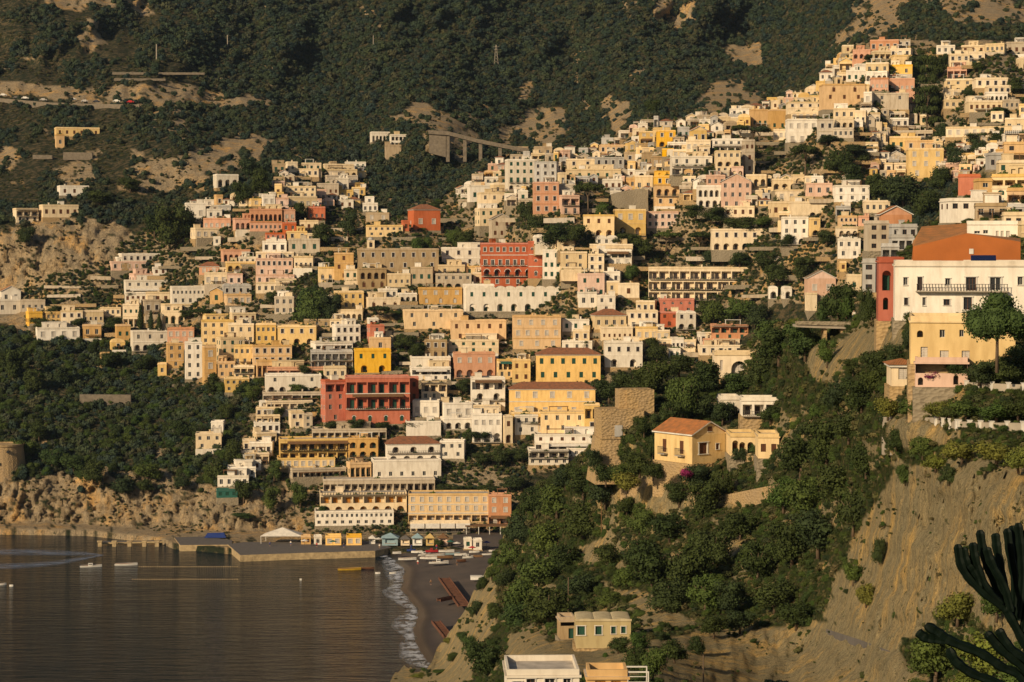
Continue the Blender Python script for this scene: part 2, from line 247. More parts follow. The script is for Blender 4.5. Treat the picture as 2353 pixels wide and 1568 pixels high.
# ---------------------------------------------------------------- mesh building
class MB:
    def __init__(s): s.v = []; s.f = []; s.m = []
    def poly(s, pts, m=0):
        b = len(s.v); s.v += [tuple(p) for p in pts]; s.f.append(tuple(range(b, b + len(pts)))); s.m.append(m)
    def box(s, x0, y0, z0, x1, y1, z1, m=0, top=None):
        b = len(s.v); s.v += [(x0,y0,z0),(x1,y0,z0),(x1,y1,z0),(x0,y1,z0),(x0,y0,z1),(x1,y0,z1),(x1,y1,z1),(x0,y1,z1)]
        for i, q in enumerate(((0,3,2,1),(4,5,6,7),(0,1,5,4),(1,2,6,5),(2,3,7,6),(3,0,4,7))):
            s.f.append(tuple(b + k for k in q)); s.m.append(top if (i == 1 and top is not None) else m)
    def tube(s, pts, rad, n=6, m=0, cap=True):
        b = len(s.v); pts = [Vector(p) for p in pts]
        for i, p in enumerate(pts):
            t = (pts[min(i + 1, len(pts) - 1)] - pts[max(i - 1, 0)]).normalized(); a = t.orthogonal().normalized(); c = t.cross(a); r = rad[i] if isinstance(rad, (list, tuple)) else rad
            if i == 0: a0 = a
            else:
                a = (a0 - t * a0.dot(t)).normalized(); c = t.cross(a); a0 = a
            for k in range(n):
                g = 2 * math.pi * k / n; s.v.append(tuple(p + a * (math.cos(g) * r) + c * (math.sin(g) * r)))
        for i in range(len(pts) - 1):
            for k in range(n): s.f.append((b + i * n + k, b + i * n + (k + 1) % n, b + (i + 1) * n + (k + 1) % n, b + (i + 1) * n + k)); s.m.append(m)
        if cap:
            s.f.append(tuple(b + k for k in range(n))[::-1]); s.m.append(m); e = b + (len(pts) - 1) * n; s.f.append(tuple(e + k for k in range(n))); s.m.append(m)
    def mesh(s, name, mats, smooth=False):
        me = bpy.data.meshes.new(name); me.from_pydata(s.v, [], s.f)
        for m in mats: me.materials.append(MATS[m])
        if len(mats) > 1: me.polygons.foreach_set('material_index', s.m)
        if smooth: me.polygons.foreach_set('use_smooth', [True] * len(s.f))
        me.update(); return me
    def build(s, name, mats, parent=None, smooth=False):
        return link(name, s.mesh(name, mats, smooth), parent)
def link(name, data, parent=None, loc=None, scale=None, rz=None):
    o = bpy.data.objects.new(name, data); COL.objects.link(o)
    if parent is not None: o.parent = parent
    if loc is not None: o.location = loc
    if scale is not None: o.scale = scale
    if rz is not None: o.rotation_euler = (0, 0, rz)
    return o
def tag(o, label, cat, group=None, kind=None):
    o['label'] = label; o['category'] = cat
    if group: o['group'] = group
    if kind: o['kind'] = kind
    return o
def struct(o, kind='structure'): o['kind'] = kind; return o
# landmarks for saying where a thing stands
LM = [('red arcaded palace', 1175, 605), ('orange two-windowed villa', 975, 505), ('long stone convent block', 915, 600), ('lower red palace', 850, 920), ('golden tile-roofed palace', 1270, 925),
      ('square stone tower', 1440, 960), ('pediment-fronted yellow house', 1590, 1010), ('peach beach hotel', 1055, 1175), ('cream stacked-terrace hotel', 1610, 650), ('ochre hilltop church', 1935, 220), ('road viaduct', 1100, 340),
      ('clifftop white villa', 890, 325), ('tawny rock face', 150, 590), ('bright yellow hilltop house', 1510, 315), ('tall white block', 1195, 395), ('pink villa with pediment', 1885, 650), ('large white house', 2200, 670),
      ('burnt orange house', 2190, 565), ('stone bridge', 1900, 745), ('round stone watchtower', 15, 1055), ('broad lone umbrella pine', 870, 722), ('three cypresses', 345, 745), ('peach block behind the pine', 990, 720),
      ('white seaside house steps', 560, 1080), ('yellow terraced hotel', 760, 1040), ('white arched palazzo', 935, 1060), ('yellow grove-side house', 800, 690), ('nine-windowed white house', 432, 677),
      ('coral arched house', 1090, 840), ('ruined stone wall', 1445, 460), ('white loggia villa', 1615, 452), ('gabled pink house', 1690, 440), ('dark layered cedar', 2130, 190), ('wavy-roofed stone house', 1370, 1450),
      ('white garden pavilion', 1730, 945), ('grey cliff wall', 2150, 1250), ('peach pine-shaded house', 2190, 780), ('quay', 700, 1265), ('white rock-side villa', 330, 600), ('round-windowed red house', 1550, 705), ('candelabra cactus', 2280, 1400), ('three-storey spur house', 2110, 360), ('lowest little white house', 1240, 1560)]
ORD = ['', 'second ', 'third ', 'fourth ', 'fifth ', 'sixth ', 'seventh ', 'eighth ', 'ninth ', 'tenth ', 'eleventh ', 'twelfth ', 'thirteenth ', 'fourteenth ', 'fifteenth ', 'sixteenth ', 'seventeenth ', 'eighteenth ', 'nineteenth ', 'twentieth ']
PENDING = []            # (object, description, px, py, category, group)
def pend(o, desc, px, py, cat, group=None): PENDING.append((o, desc, px, py, cat, group))
def settle_labels():
    bins = {}
    for it in PENDING:
        o, desc, px, py, cat, group = it
        nm, lx, ly = min(LM, key=lambda l: (l[1] - px) ** 2 + 1.6 * (l[2] - py) ** 2)
        dx, dy = px - lx, py - ly
        if abs(dx) > 1.1 * abs(dy): rel = 'left of' if dx < 0 else 'right of'
        else: rel = 'above' if dy < 0 else 'below'
        bins.setdefault((desc, rel, nm), []).append((dx * dx + dy * dy, id(o), it))
    for (desc, rel, nm), l in bins.items():
        l.sort(key=lambda t: t[:2])
        for k, (_, _, it) in enumerate(l):
            lead = ORD[k] if k < len(ORD) else 'farther '
            t = f"{desc}, {lead}{rel} the {nm}"
            if len(t.split()) > 16: t = t.replace('apartment block', 'house', 1).replace(' with plain windows', ', plain windows')
            if len(t.split()) > 16: t = t.replace(' with ', ', ', 1)
            tag(it[0], t, it[4], it[5])
# ---------------------------------------------------------------- terrain
def grid_mesh(name, P3, mat, attr=None, smooth=False):
    nr, nc = P3.shape[:2]; me = bpy.data.meshes.new(name)
    idx = np.arange(nr * nc).reshape(nr, nc)
    q = np.stack([idx[:-1, :-1], idx[1:, :-1], idx[1:, 1:], idx[:-1, 1:]], -1).reshape(-1, 4)
    me.vertices.add(nr * nc); me.vertices.foreach_set('co', P3.reshape(-1).astype(np.float32))
    me.loops.add(q.size); me.loops.foreach_set('vertex_index', q.reshape(-1).astype(np.int32))
    me.polygons.add(len(q)); me.polygons.foreach_set('loop_start', np.arange(0, q.size, 4, dtype=np.int32)); me.polygons.foreach_set('loop_total', np.full(len(q), 4, np.int32))
    me.update(calc_edges=True); me.validate()
    if smooth: me.polygons.foreach_set('use_smooth', np.ones(len(me.polygons), bool))
    for k, a in (attr or {}).items():
        at = me.attributes.new(k, 'FLOAT', 'POINT'); at.data.foreach_set('value', a.reshape(-1).astype(np.float32))
    me.materials.append(MATS[mat]); return link(name, me)
def shore(px): return np.interp(px, [-600, 0, 200, 370, 400, 540, 860, 2800], [1225, 1217, 1220, 1237, 1250, 1262, 1262, 1262])
def back_depth(px, py, rk, tn):
    Y = BACK(px, py)
    big = fbm(px / 260, py / 200, 3, 4); fine = fbm(px / 34, py / 46, 9, 5)
    far = np.clip((Y - 1100) / 400, 0, 1) * (1 - tn)
    Y = Y * (1 + big * .055 * far + fbm((px + py * .5) / 80, (py - px * .2) / 150, 33, 4) * .026 * far)
    Y = Y - 75 * np.exp(-((px - 985) / 72) ** 2 - ((py - 305) / 62) ** 2)
    rid = 1 - np.abs(fbm(px / 42, py / 62, 29, 5)) * 3.2
    Y = Y + fine * (2.4 * rk + .6) * (1 - .8 * tn) + ((1 - np.abs(fbm((px + py * .25) / 20, (py - px * .3) / 52, 21, 4)) * 3) * -1.9 - rid * 1.0) * rk * (1 - .8 * tn)
    saw = lambda t: (t - np.floor(t))
    Y = Y + (saw((py + px * .22 + fbm(px / 50, py / 40, 131, 4) * 50) / 17) * 1.5 + saw((px + py * .25 + fbm(px / 60, py / 90, 137, 4) * 50) / 23) * 2.6) * rk * (1 - .8 * tn)
    lim = y_at(np.maximum(py, HORIZ + 60), 1.9)
    return np.where(py > HORIZ + 60, np.minimum(Y, lim), Y)
pxs = np.arange(-500, 2860, 6.0)
rows = np.r_[-np.geomspace(2300, 130, 60), np.arange(-120, 1258, 5.0)]
PX, PYn = np.meshgrid(pxs, rows)
sh = shore(PX); PY = np.where(PYn < 900, PYn, 900 + (PYn - 900) * (sh - 900) / (rows[-1] - 900))
RK = rockmask(PX, PY, ROCKS, 5); TN = inpoly(PX, PY, TOWN).astype(float)
RKn = np.clip(RK + (1 - TN) * (fbm(PX / 70, PY / 60, 77, 5) > .42) * (PY > -100), 0, 1)
RKn = np.maximum(RKn, TN * (fbm(PX / 40, PY / 30, 71, 4) > -.22))
YB = back_depth(PX, PY, RK, TN)
P3 = pt(PX, PY, YB)
bot = P3[-1:].copy(); bot[..., 1] -= 1.5; bot[..., 2] = -6
P3b = np.concatenate([P3, bot], 0); att = np.concatenate([RKn, RKn[-1:]], 0)
struct(grid_mesh('hillside', P3b, 'hill_ground', {'rock': att}))
# foreground headland
fx = np.r_[np.arange(884, 2860, 5.0), np.arange(2860, 6000, 40.0)]; fr = np.linspace(0, 1, 170)
FX, T = np.meshgrid(fx, fr); top = ftop(FX) + fbm(FX / 16, FX * 0 + 3.3, 57, 4) * np.where(FX < 1200, 22, 7); FY = top + (1900 - top) * T ** 1.25
FR = rockmask(FX, FY, FROCKS, 15)
FRs = FR.copy()
for _ in range(3): FRs[1:-1, 1:-1] = (FRs[:-2, 1:-1] + FRs[2:, 1:-1] + FRs[1:-1, :-2] + FRs[1:-1, 2:] + 2 * FRs[1:-1, 1:-1]) / 6
YF = FRONT(np.minimum(FX, 2750), FY) + fbm(FX / 60, FY / 80, 41, 4) * (1.5 * FRs + 2.0) - ((1 - np.abs(fbm(FX / 60, FY / 150, 43, 4)) * 3) * 1.1 + (1 - np.abs(fbm(FX / 120, FY / 120, 49, 4)) * 3.2) * 1.3 + (FX / 34 + fbm(FX / 60, FY / 160, 141, 3) * 1.8) % 1 * .9 - (FY / 70 + FX / 160 + fbm(FX / 80, FY / 70, 143, 4) * 1.3) % 1 * .5) * FRs
limf = y_at(np.maximum(FY, HORIZ + 60), 1.0); YF = np.where(FY > HORIZ + 60, np.minimum(YF, limf), YF)
P3 = pt(FX, FY, YF)
def skirt(base, dy, z):
    b = base.copy(); s = (b[..., 1] + dy) / b[..., 1]; b[..., 0] *= s; b[..., 1] += dy; b[..., 2] = z(b[..., 2]); return b
s1 = skirt(P3[:1], 10, lambda z: z - 3); s2 = skirt(P3[:1], 40, lambda z: np.maximum(z - 35, -6)); s3 = skirt(P3[:1], 90, lambda z: np.maximum(z - 110, -8))
P3f = np.concatenate([s3, s2, s1, P3], 0)
Ff = np.clip(np.maximum(FR, (fbm(FX / 50, FY / 50, 87, 5) > .18)), 0, 1); Ff = np.concatenate([Ff[:1]] * 3 + [Ff], 0)
struct(grid_mesh('headland', P3f, 'cliff_ground', {'rock': Ff}))
# beach
WL = [(862,1270),(880,1276),(900,1288),(922,1308),(918,1335),(912,1355),(928,1373),(948,1400),(952,1420),(940,1445),(944,1475),(966,1512),(985,1532),(1010,1548)]
def wl_at(t):
    n = len(WL) - 1; i = min(int(t * n), n - 1); f = t * n - i; f = f * f * (3 - 2 * f) * .5 + f * .5
    return WL[i][0] * (1 - f) + WL[i + 1][0] * f, WL[i][1] * (1 - f) + WL[i + 1][1] * f
rowsb = []
for i in range(60):
    x, y = wl_at(i / 59); g = pt(x, y, y_at(y, 0)); r = []
    for k in range(40):
        s = k / 39; dx = -4 + s * 90; r.append((g[0] + dx, g[1] + s * 8, -.35 + min(dx + 4, 34) * .07 + float(fbm(np.array([g[0] * .2 + dx * .2]), np.array([g[1] * .2]), 5, 3)[0]) * .12))
    rowsb.append(r)
r0 = [(x + 3, y + 60, z + .4) for x, y, z in rowsb[0]]
wet = np.zeros((61, 40)); wet[:, :] = np.clip(1 - (np.arange(40) / 39 * 90 - 7) / 4, 0, 1)[None, :]
struct(grid_mesh('beach', np.array([r0] + rowsb), 'beach_sand', {'wet': wet}))
# sea
mb = MB(); mb.poly([(-3500, -300, 0), (3500, -300, 0), (3500, 870, 0), (-3500, 870, 0)]); struct(mb.build('sea', ['sea_water']))
fo = []; fe = []
for i in range(90):
    x, y = wl_at(i / 89); g = pt(x, y, y_at(y, 0)); w_ = 2.6 + 4.6 * abs(math.sin(i * .17 + 1.2)); r = []; e = []
    for k in range(9):
        s = k / 8; r.append((g[0] + 1.2 - s * w_, g[1] + s * .5, .03 + .02 * (k % 2))); e.append(math.sin(math.pi * min(1, s * 1.2 + .12)) ** .7 if s < .75 else max(0, (1 - s) * 2.6))
    fo.append(r); fe.append(e)
struct(grid_mesh('surf', np.array(fo), 'surf_foam', {'edge': np.array(fe)}), 'stuff')
def wake(pts):
    r = []; e = []
    for (x, y, h) in pts:
        a = []; b = []
        for k in range(7):
            yy = y + (k / 6 - .5) * h; a.append(pt(x, yy, y_at(yy, .04))); b.append(math.sin(math.pi * k / 6))
        r.append(a); e.append(b)
    return np.array(r), np.array(e)
a, e = wake([(-60,1269,18),(60,1269,17),(140,1271,14),(200,1273,10),(238,1276,3)]); struct(grid_mesh('wake', a, 'boat_wake', {'edge': e}), 'stuff')
a, e = wake([(-60,1304,16),(60,1300,15),(130,1294,13),(190,1284,10),(236,1276,3)]); struct(grid_mesh('wake', a, 'boat_wake', {'edge': e}), 'stuff')
# ---------------------------------------------------------------- leaf crowns
def crown_mesh(name, mat, n, lobes, leaf, seed, core=.62):
    """lobes: (cx,cy,cz,rx,rz); leaf-clump quads spread through each lobe's volume, mostly near its skin"""
    rg = np.random.RandomState(seed); vol = np.array([l[3] ** 2 * l[4] for l in lobes]) ** .66; pick = rg.choice(len(lobes), n, p=vol / vol.sum())
    L_ = np.array(lobes)[pick]; d = rg.normal(size=(n, 3)); d /= np.linalg.norm(d, axis=1)[:, None]
    r = (1 - rg.rand(n) ** 2 * .5)[:, None] * (1 + .12 * rg.normal(size=(n, 1)))
    c = L_[:, :3] + d * r * L_[:, [3, 3, 4]]
    nrm = d + rg.normal(size=(n, 3)) * .55; nrm /= np.linalg.norm(nrm, axis=1)[:, None]
    a = np.cross(nrm, rg.normal(size=(n, 3))); a /= np.linalg.norm(a, axis=1)[:, None]; b = np.cross(nrm, a)
    s = (leaf * (.6 + .8 * rg.rand(n)))[:, None]
    V = np.stack([c - a * s, c - b * s * .7, c + a * s, c + b * s * .7], 1).reshape(-1, 3)
    mb = MB(); mb.v = [tuple(v) for v in V]; mb.f = [(4 * i, 4 * i + 1, 4 * i + 2, 4 * i + 3) for i in range(n)]; mb.m = [0] * n
    for (x, y, z, rx, rz) in lobes:                     # inner mass of twigs so the sky does not show everywhere
        k = len(mb.v); U = 7; W_ = 5; rx *= core; rz *= core
        for j in range(W_ + 1):
            for i in range(U):
                ph = math.pi * j / W_; th = 2 * math.pi * i / U; q = 1 + .2 * (rg.rand() - .5)
                mb.v.append((x + math.sin(ph) * math.cos(th) * rx * q, y + math.sin(ph) * math.sin(th) * rx * q, z + math.cos(ph) * rz * q))
        for j in range(W_):
            for i in range(U): mb.f.append((k + j * U + i, k + (j + 1) * U + i, k + (j + 1) * U + (i + 1) % U, k + j * U + (i + 1) % U)); mb.m.append(0)
    return mb.mesh(name, [mat])
def lobes_round(seed, n=7, flat=.8):
    rg = random.Random(seed); l = [(0, 0, .5, .36, .36 * flat)]
    for k in range(n):
        a = rg.uniform(0, 6.28); rr = rg.uniform(.12, .30); l.append((math.cos(a) * rr, math.sin(a) * rr, rg.uniform(.25, .78), rg.uniform(.16, .26), rg.uniform(.14, .22)))
    return l
def lobes_umb(seed):
    rg = random.Random(seed); l = []
    for k in range(11):
        a = rg.uniform(0, 6.28); rr = rg.uniform(.05, .36); l.append((math.cos(a) * rr, math.sin(a) * rr, .82 - rr * .18 + rg.uniform(-.03, .03), rg.uniform(.13, .2), rg.uniform(.08, .12)))
    return l
def lobes_cyp(): return [(0, 0, .12 + .1 * k, .5 * (1 - abs(k - 3) / 8.5) * .5, .12) for k in range(9)]
def lobes_cedar(seed):
    rg = random.Random(seed); l = []
    for k in range(7):
        w_ = .5 - k * .05
        for q in range(4):
            a = rg.uniform(0, 6.28); l.append((math.cos(a) * w_ * .55, math.sin(a) * w_ * .55, .12 + k * .125, w_ * .5, .045))
    return l
CROWN = {}
for i in range(4):
    for nm, mt in (('dark', 'leaf_dark'), ('mid', 'leaf_mid')): CROWN[nm, i] = crown_mesh('crown', mt, 3600, lobes_round(11 + i, 9), .026, 30 + i)
    CROWN['light', i] = crown_mesh('crown', 'leaf_light', 2400, lobes_round(51 + i, 7), .03, 60 + i)
    CROWN['umb', i] = crown_mesh('crown', 'leaf_dark', 3200, lobes_umb(71 + i), .024, 80 + i)
    CROWN['umbm', i] = crown_mesh('crown', 'leaf_mid', 3200, lobes_umb(171 + i), .024, 80 + i)
CROWN['pine', 0] = crown_mesh('crown', 'leaf_mid', 9000, [(0, 0, .62, .36, .26)] + [(math.cos(a) * .31, math.sin(a) * .31, .52 + .06 * math.sin(a * 3), .2, .18) for a in (0, .9, 1.8, 2.7, 3.6, 4.5, 5.4)] + [(.1, 0, .82, .2, .12), (-.12, .05, .8, .2, .12)], .017, 99, .8)
CROWN['cyp', 0] = crown_mesh('crown', 'leaf_dark', 1500, lobes_cyp(), .03, 5); CROWN['cedar', 0] = crown_mesh('crown', 'leaf_dark', 3000, lobes_cedar(4), .022, 6)
CROWN['mag', 0] = crown_mesh('crown', 'leaf_magenta', 900, lobes_round(8, 6), .035, 7)
def trunk_mesh(h0, h1, seed, r=.03):
    mb = MB(); rg = random.Random(seed); mb.tube([(0, 0, -.12), (.01, 0, h0 * .5), (rg.uniform(-.03, .03), rg.uniform(-.02, .02), h0)], [r * 1.3, r, r * .75])
    for k in range(5):
        a = rg.uniform(0, 6.28); q = rg.uniform(.15, .3); mb.tube([(0, 0, h0 * .85), (math.cos(a) * q * .5, math.sin(a) * q * .5, (h0 + h1) / 2), (math.cos(a) * q, math.sin(a) * q, h1)], [r * .6, r * .4, r * .15], 5)
    return mb.mesh('trunk', ['bark'], True)
TRUNK = {'round': trunk_mesh(.28, .6, 1), 'umb': trunk_mesh(.55, .78, 2, .022), 'cyp': trunk_mesh(.3, .6, 3, .02)}
TREEDESC = {'pine': ('pine_tree', 'round green pine'), 'dark': ('tree', 'dark green bushy tree'), 'mid': ('tree', 'mid green leafy tree'), 'light': ('tree', 'yellowish green tree'), 'umb': ('pine_tree', 'dark umbrella pine'), 'umbm': ('pine_tree', 'green umbrella pine'),
            'cyp': ('cypress_tree', 'narrow dark cypress'), 'cedar': ('cedar_tree', 'dark layered cedar'), 'mag': ('flowering_shrub', 'magenta flowering shrub')}
def tree(px, py, w_, h, kind='dark', layer='b', dy=0, label=None):
    """px centre, py base, width and height in picture units"""
    Y = depth(px, py, layer) - 3 + dy; p = pt(px, py, Y); s = Y / F; i = rnd.randrange(4)
    key = (kind, i) if (kind, i) in CROWN else (kind, 0); nm, desc = TREEDESC[kind]
    o = link(nm, None, None, tuple(p), None, rnd.uniform(0, 6.28)); o.empty_display_size = .5
    sx = w_ * s * (2.6 if kind == 'cyp' else 1.05); sz = h * s * 1.05
    sk = 0 if kind.startswith('umb') or kind == 'pine' or kind in ('cyp', 'cedar') else -.13 * sz
    link('crown', CROWN[key], o, (0, 0, sk), (sx, sx, sz)); link('trunk', TRUNK['umb' if kind.startswith('umb') or kind == 'pine' else 'cyp' if kind in ('cyp', 'cedar') else 'round'], o, None, (sx, sx, sz))
    size = 'big ' if w_ > 62 else 'small ' if w_ < 30 else ''
    if label: tag(o, label, 'tree')
    else: pend(o, size + desc, px, py - h / 2, 'tree' if kind != 'mag' else 'shrub', 'trees of the headland' if layer == 'f' else 'trees among the houses')
    return o
# forest and scrub: countless, one object each
def scatter(name, pts, sca, srcs):
    c = bpy.data.collections.new(name + '_source')
    for i, me in enumerate(srcs): c.objects.link(bpy.data.objects.new('crown_source', me))
    me = bpy.data.meshes.new(name); me.vertices.add(len(pts)); me.vertices.foreach_set('co', np.asarray(pts, np.float32).reshape(-1))
    a = me.attributes.new('scl', 'FLOAT_VECTOR', 'POINT'); a.data.foreach_set('vector', np.asarray(sca, np.float32).reshape(-1))
    r_ = np.zeros((len(pts), 3), np.float32); r_[:, 2] = np.random.RandomState(3).rand(len(pts)) * 6.28; a = me.attributes.new('rot', 'FLOAT_VECTOR', 'POINT'); a.data.foreach_set('vector', r_.reshape(-1))
    o = link(name, me); g = bpy.data.node_groups.new(name, 'GeometryNodeTree'); g.interface.new_socket('Geometry', in_out='INPUT', socket_type='NodeSocketGeometry'); g.interface.new_socket('Geometry', in_out='OUTPUT', socket_type='NodeSocketGeometry')
    N = g.nodes; L = g.links; gi = N.new('NodeGroupInput'); go = N.new('NodeGroupOutput'); ip = N.new('GeometryNodeInstanceOnPoints'); ci = N.new('GeometryNodeCollectionInfo')
    ci.inputs['Collection'].default_value = c; ci.inputs['Separate Children'].default_value = True; ci.inputs['Reset Children'].default_value = True; ip.inputs['Pick Instance'].default_value = True
    def na(n, t='FLOAT_VECTOR'):
        x = N.new('GeometryNodeInputNamedAttribute'); x.data_type = t; x.inputs['Name'].default_value = n; return x.outputs[0]
    L.new(gi.outputs[0], ip.inputs['Points']); L.new(ci.outputs[0], ip.inputs['Instance']); L.new(na('scl'), ip.inputs['Scale']); L.new(na('rot'), ip.inputs['Rotation']); L.new(ip.outputs[0], go.inputs[0])
    md = o.modifiers.new('scatter', 'NODES'); md.node_group = g; struct(o, 'stuff'); return o
FS = [crown_mesh('crown_source', 'leaf_forest', 420, lobes_round(200 + i, 5), .075, 300 + i, .8) for i in range(5)]
SS = [crown_mesh('crown_source', 'leaf_scrub', 260, lobes_round(220 + i, 4, .7), .085, 320 + i, .75) for i in range(5)]
def pts_in(x0, y0, x1, y1, step, seed):
    rg = np.random.RandomState(seed); gx, gy = np.meshgrid(np.arange(x0, x1, step), np.arange(y0, y1, step * .8))
    gx = gx + rg.uniform(-.6, .6, gx.shape) * step; gy = gy + rg.uniform(-.6, .6, gy.shape) * step; return gx.ravel(), gy.ravel(), rg
COVER = np.zeros((1600 // 4, 2360 // 4), bool)      # where houses already stand (4-unit cells)
def surf_points(gx, gy, layer):
    if layer == 'b':
        rk = rockmask(gx, gy, ROCKS, 5); tn = inpoly(gx, gy, TOWN).astype(float); return pt(gx, gy, back_depth(gx, gy, rk, tn)), rk, tn
    fr_ = rockmask(gx, gy, FROCKS, 15); Y = FRONT(gx, gy) + fbm(gx / 60, gy / 80, 41, 4) * (1.5 * fr_ + 2.0) - 1.2 * fr_
    Y = np.minimum(Y, np.where(gy > HORIZ + 60, y_at(np.maximum(gy, HORIZ + 60), 1.0), 1e9)); return pt(gx, gy, Y), fr_, 0 * gx
gx, gy, rg = pts_in(-300, -130, 2650, 520, 7.6, 1)
P_, rk, tn = surf_points(gx, gy, 'b'); open_ = np.clip((700 - gx) / 900, 0, .55) * (gy < 470) + .0
dens = (fbm(gx / 55, gy / 40, 61, 4) * .9 + .62 > open_ * 1.25) & (rk + (rg.rand(len(gx)) > .93) * -1 < .5) & (tn < .5)
k = dens; s = (P_[k][:, 1] / F * 7.4 * (1.0 + 2.6 * rg.rand(k.sum()) ** 1.8) * (1 + .5 * (rg.rand(k.sum()) > .93)))[:, None] * np.array([1, 1, .9]); Q = P_[k]; Q[:, 2] -= s[:, 2] * .3
scatter('forest', Q, s, FS)
gx, gy, rg = pts_in(-200, 760, 700, 1130, 8.8, 2)
P_, rk, tn = surf_points(gx, gy, 'b'); k = (rk < .5) & (tn < .5) & (fbm(gx / 40, gy / 30, 65, 3) > -.42) & (gy < 1225)
s = (P_[k][:, 1] / F * 8 * (1.1 + 3.4 * rg.rand(k.sum()) ** 2.2))[:, None] * np.array([1, 1, .95]); Q = P_[k]; Q[:, 2] -= s[:, 2] * .3
scatter('slope_wood', Q, s, [FS[0], FS[2], CROWN['dark', 1], FS[3], CROWN['mid', 2]])
gx, gy, rg = pts_in(-300, -100, 2600, 1225, 9.0, 4)
P_, rk, tn = surf_points(gx, gy, 'b'); k = (((rk > .5) & (fbm(gx / 26, gy / 26, 91, 3) > .16)) | ((rk < .5) & (tn < .5) & (fbm(gx / 30, gy / 30, 93, 3) > -.1))) & (gy < shore(gx) - 12)
s = (P_[k][:, 1] / F * 9 * rg.uniform(.45, 1.25, k.sum()))[:, None] * np.array([1, 1, .8]); Q = P_[k]; Q[:, 2] -= s[:, 2] * .25
scatter('hill_scrub', Q, s, SS)
gx, gy, rg = pts_in(60, 110, 2353, 1230, 7.5, 6)
P_, rk, tn = surf_points(gx, gy, 'b'); k = (tn > .5) & (fbm(gx / 24, gy / 16, 95, 3) > -.30)
s = (P_[k][:, 1] / F * 10 * rg.uniform(.6, 1.5, k.sum()))[:, None] * np.array([1, 1, .85]); Q = P_[k]; Q[:, 2] -= s[:, 2] * .15
scatter('garden_plants', Q, s, [SS[0], FS[1], CROWN['mid', 0], SS[2], CROWN['dark', 3]])
gx, gy, rg = pts_in(900, 440, 2700, 1700, 9.5, 8)
P_, fk, tn = surf_points(gx, gy, 'f'); nz = fbm(gx / 45, gy / 40, 97, 4)
k = (gy > ftop(gx) + 4) & (((fk < .5) & (nz > -.55)) | ((fk > .5) & ((nz > .36) | (rg.rand(len(gx)) > .965)))) & (rg.rand(len(gx)) > .08)
s = (P_[k][:, 1] / F * 12 * (.6 + 2.4 * rg.rand(k.sum()) ** 2) * np.where(fk[k] > .5, .6, 1))[:, None] * np.array([1, 1, .8]); Q = P_[k]; Q[:, 2] -= s[:, 2] * .25
scatter('headland_scrub', Q, s, [CROWN['dark', 0], SS[1], CROWN['mid', 1], SS[3], CROWN['dark', 2], SS[4], CROWN['mid', 3]])
# ---------------------------------------------------------------- buildings
def unit_window(mats, bars=1):
    mb = MB(); t = .07
    mb.box(-.5, 0, 0, .5, .05, 1, 1)                                   # pane, set back behind the frame
    for q in ((-.5, -.04, 0, -.5 + t, .04, 1), (.5 - t, -.04, 0, .5, .04, 1), (-.5 + t, -.04, 0, .5 - t, .04, t * .7), (-.5 + t, -.04, 1 - t * .7, .5 - t, .04, 1)): mb.box(*q, 0)
    for b in range(bars): x = -.5 + (b + 1) / (bars + 1); mb.box(x - .03, -.03, t * .7, x + .03, .0, 1 - t * .7, 0)
    return mb.mesh('window', mats)
def unit_shut(mat):
    mb = MB(); mb.box(-.5, 0, 0, .5, .05, 1, 1)
    for x0, x1 in ((-.5, -.01), (.01, .5)):
        mb.box(x0, -.05, 0, x1, 0, 1, 0)
        for k in range(5): mb.box(x0 + .05, -.08, .08 + k * .18, x1 - .05, -.05, .17 + k * .18, 0)
    return mb.mesh('window', [mat, 'glass'])
def unit_surround():
    mb = MB()
    mb.box(-.64, -.06, 0, -.5, .1, 1); mb.box(.5, -.06, 0, .64, .1, 1); mb.box(-.7, -.12, 1, .7, .1, 1.08); mb.box(-.7, -.16, -.07, .7, .1, 0)
    return mb.mesh('sill', ['frame_white'])
WIN = {'g': unit_window(['frame_white', 'glass']), 'b': unit_window(['shutter_brown', 'glass']), 'n': unit_shut('shutter_green'), 'w': unit_shut('shutter_pale'), 'k': unit_shut('shutter_brown'), 'd': unit_window(['shutter_brown', 'glass'], 2), 'o': unit_shut('orange_door')}
SURR = unit_surround()
def balcony_mesh():
    mb = MB(); mb.box(-.5, -1, -.14, .5, -.0, 0)
    return mb.mesh('balcony', ['concrete'])
def rail_mesh(n):
    mb = MB(); mb.box(-.5, -.97, .93, .5, -.93, 1.0)
    for k in range(n): x = -.49 + .98 * k / (n - 1); mb.box(x - .12 / n, -.965, 0, x + .12 / n, -.935, .93)
    return mb.mesh('railing', ['iron'])
BALC = balcony_mesh(); RAIL = {6: rail_mesh(6), 14: rail_mesh(14), 30: rail_mesh(30)}
def parapet_mesh(): mb = MB(); mb.box(-.5, -1, 0, .5, -.93, 1); mb.box(-.5, -1.03, 1, .5, -.9, 1.06); return mb.mesh('parapet', ['frame_white'])
PAR = parapet_mesh()
def plant_mesh(): return crown_mesh('plant', 'leaf_mid', 90, [(-.3, 0, .3, .25, .35), (.1, 0, .4, .3, .4), (.35, 0, .25, .2, .3)], .14, 9, .6)
PLANT = plant_mesh()
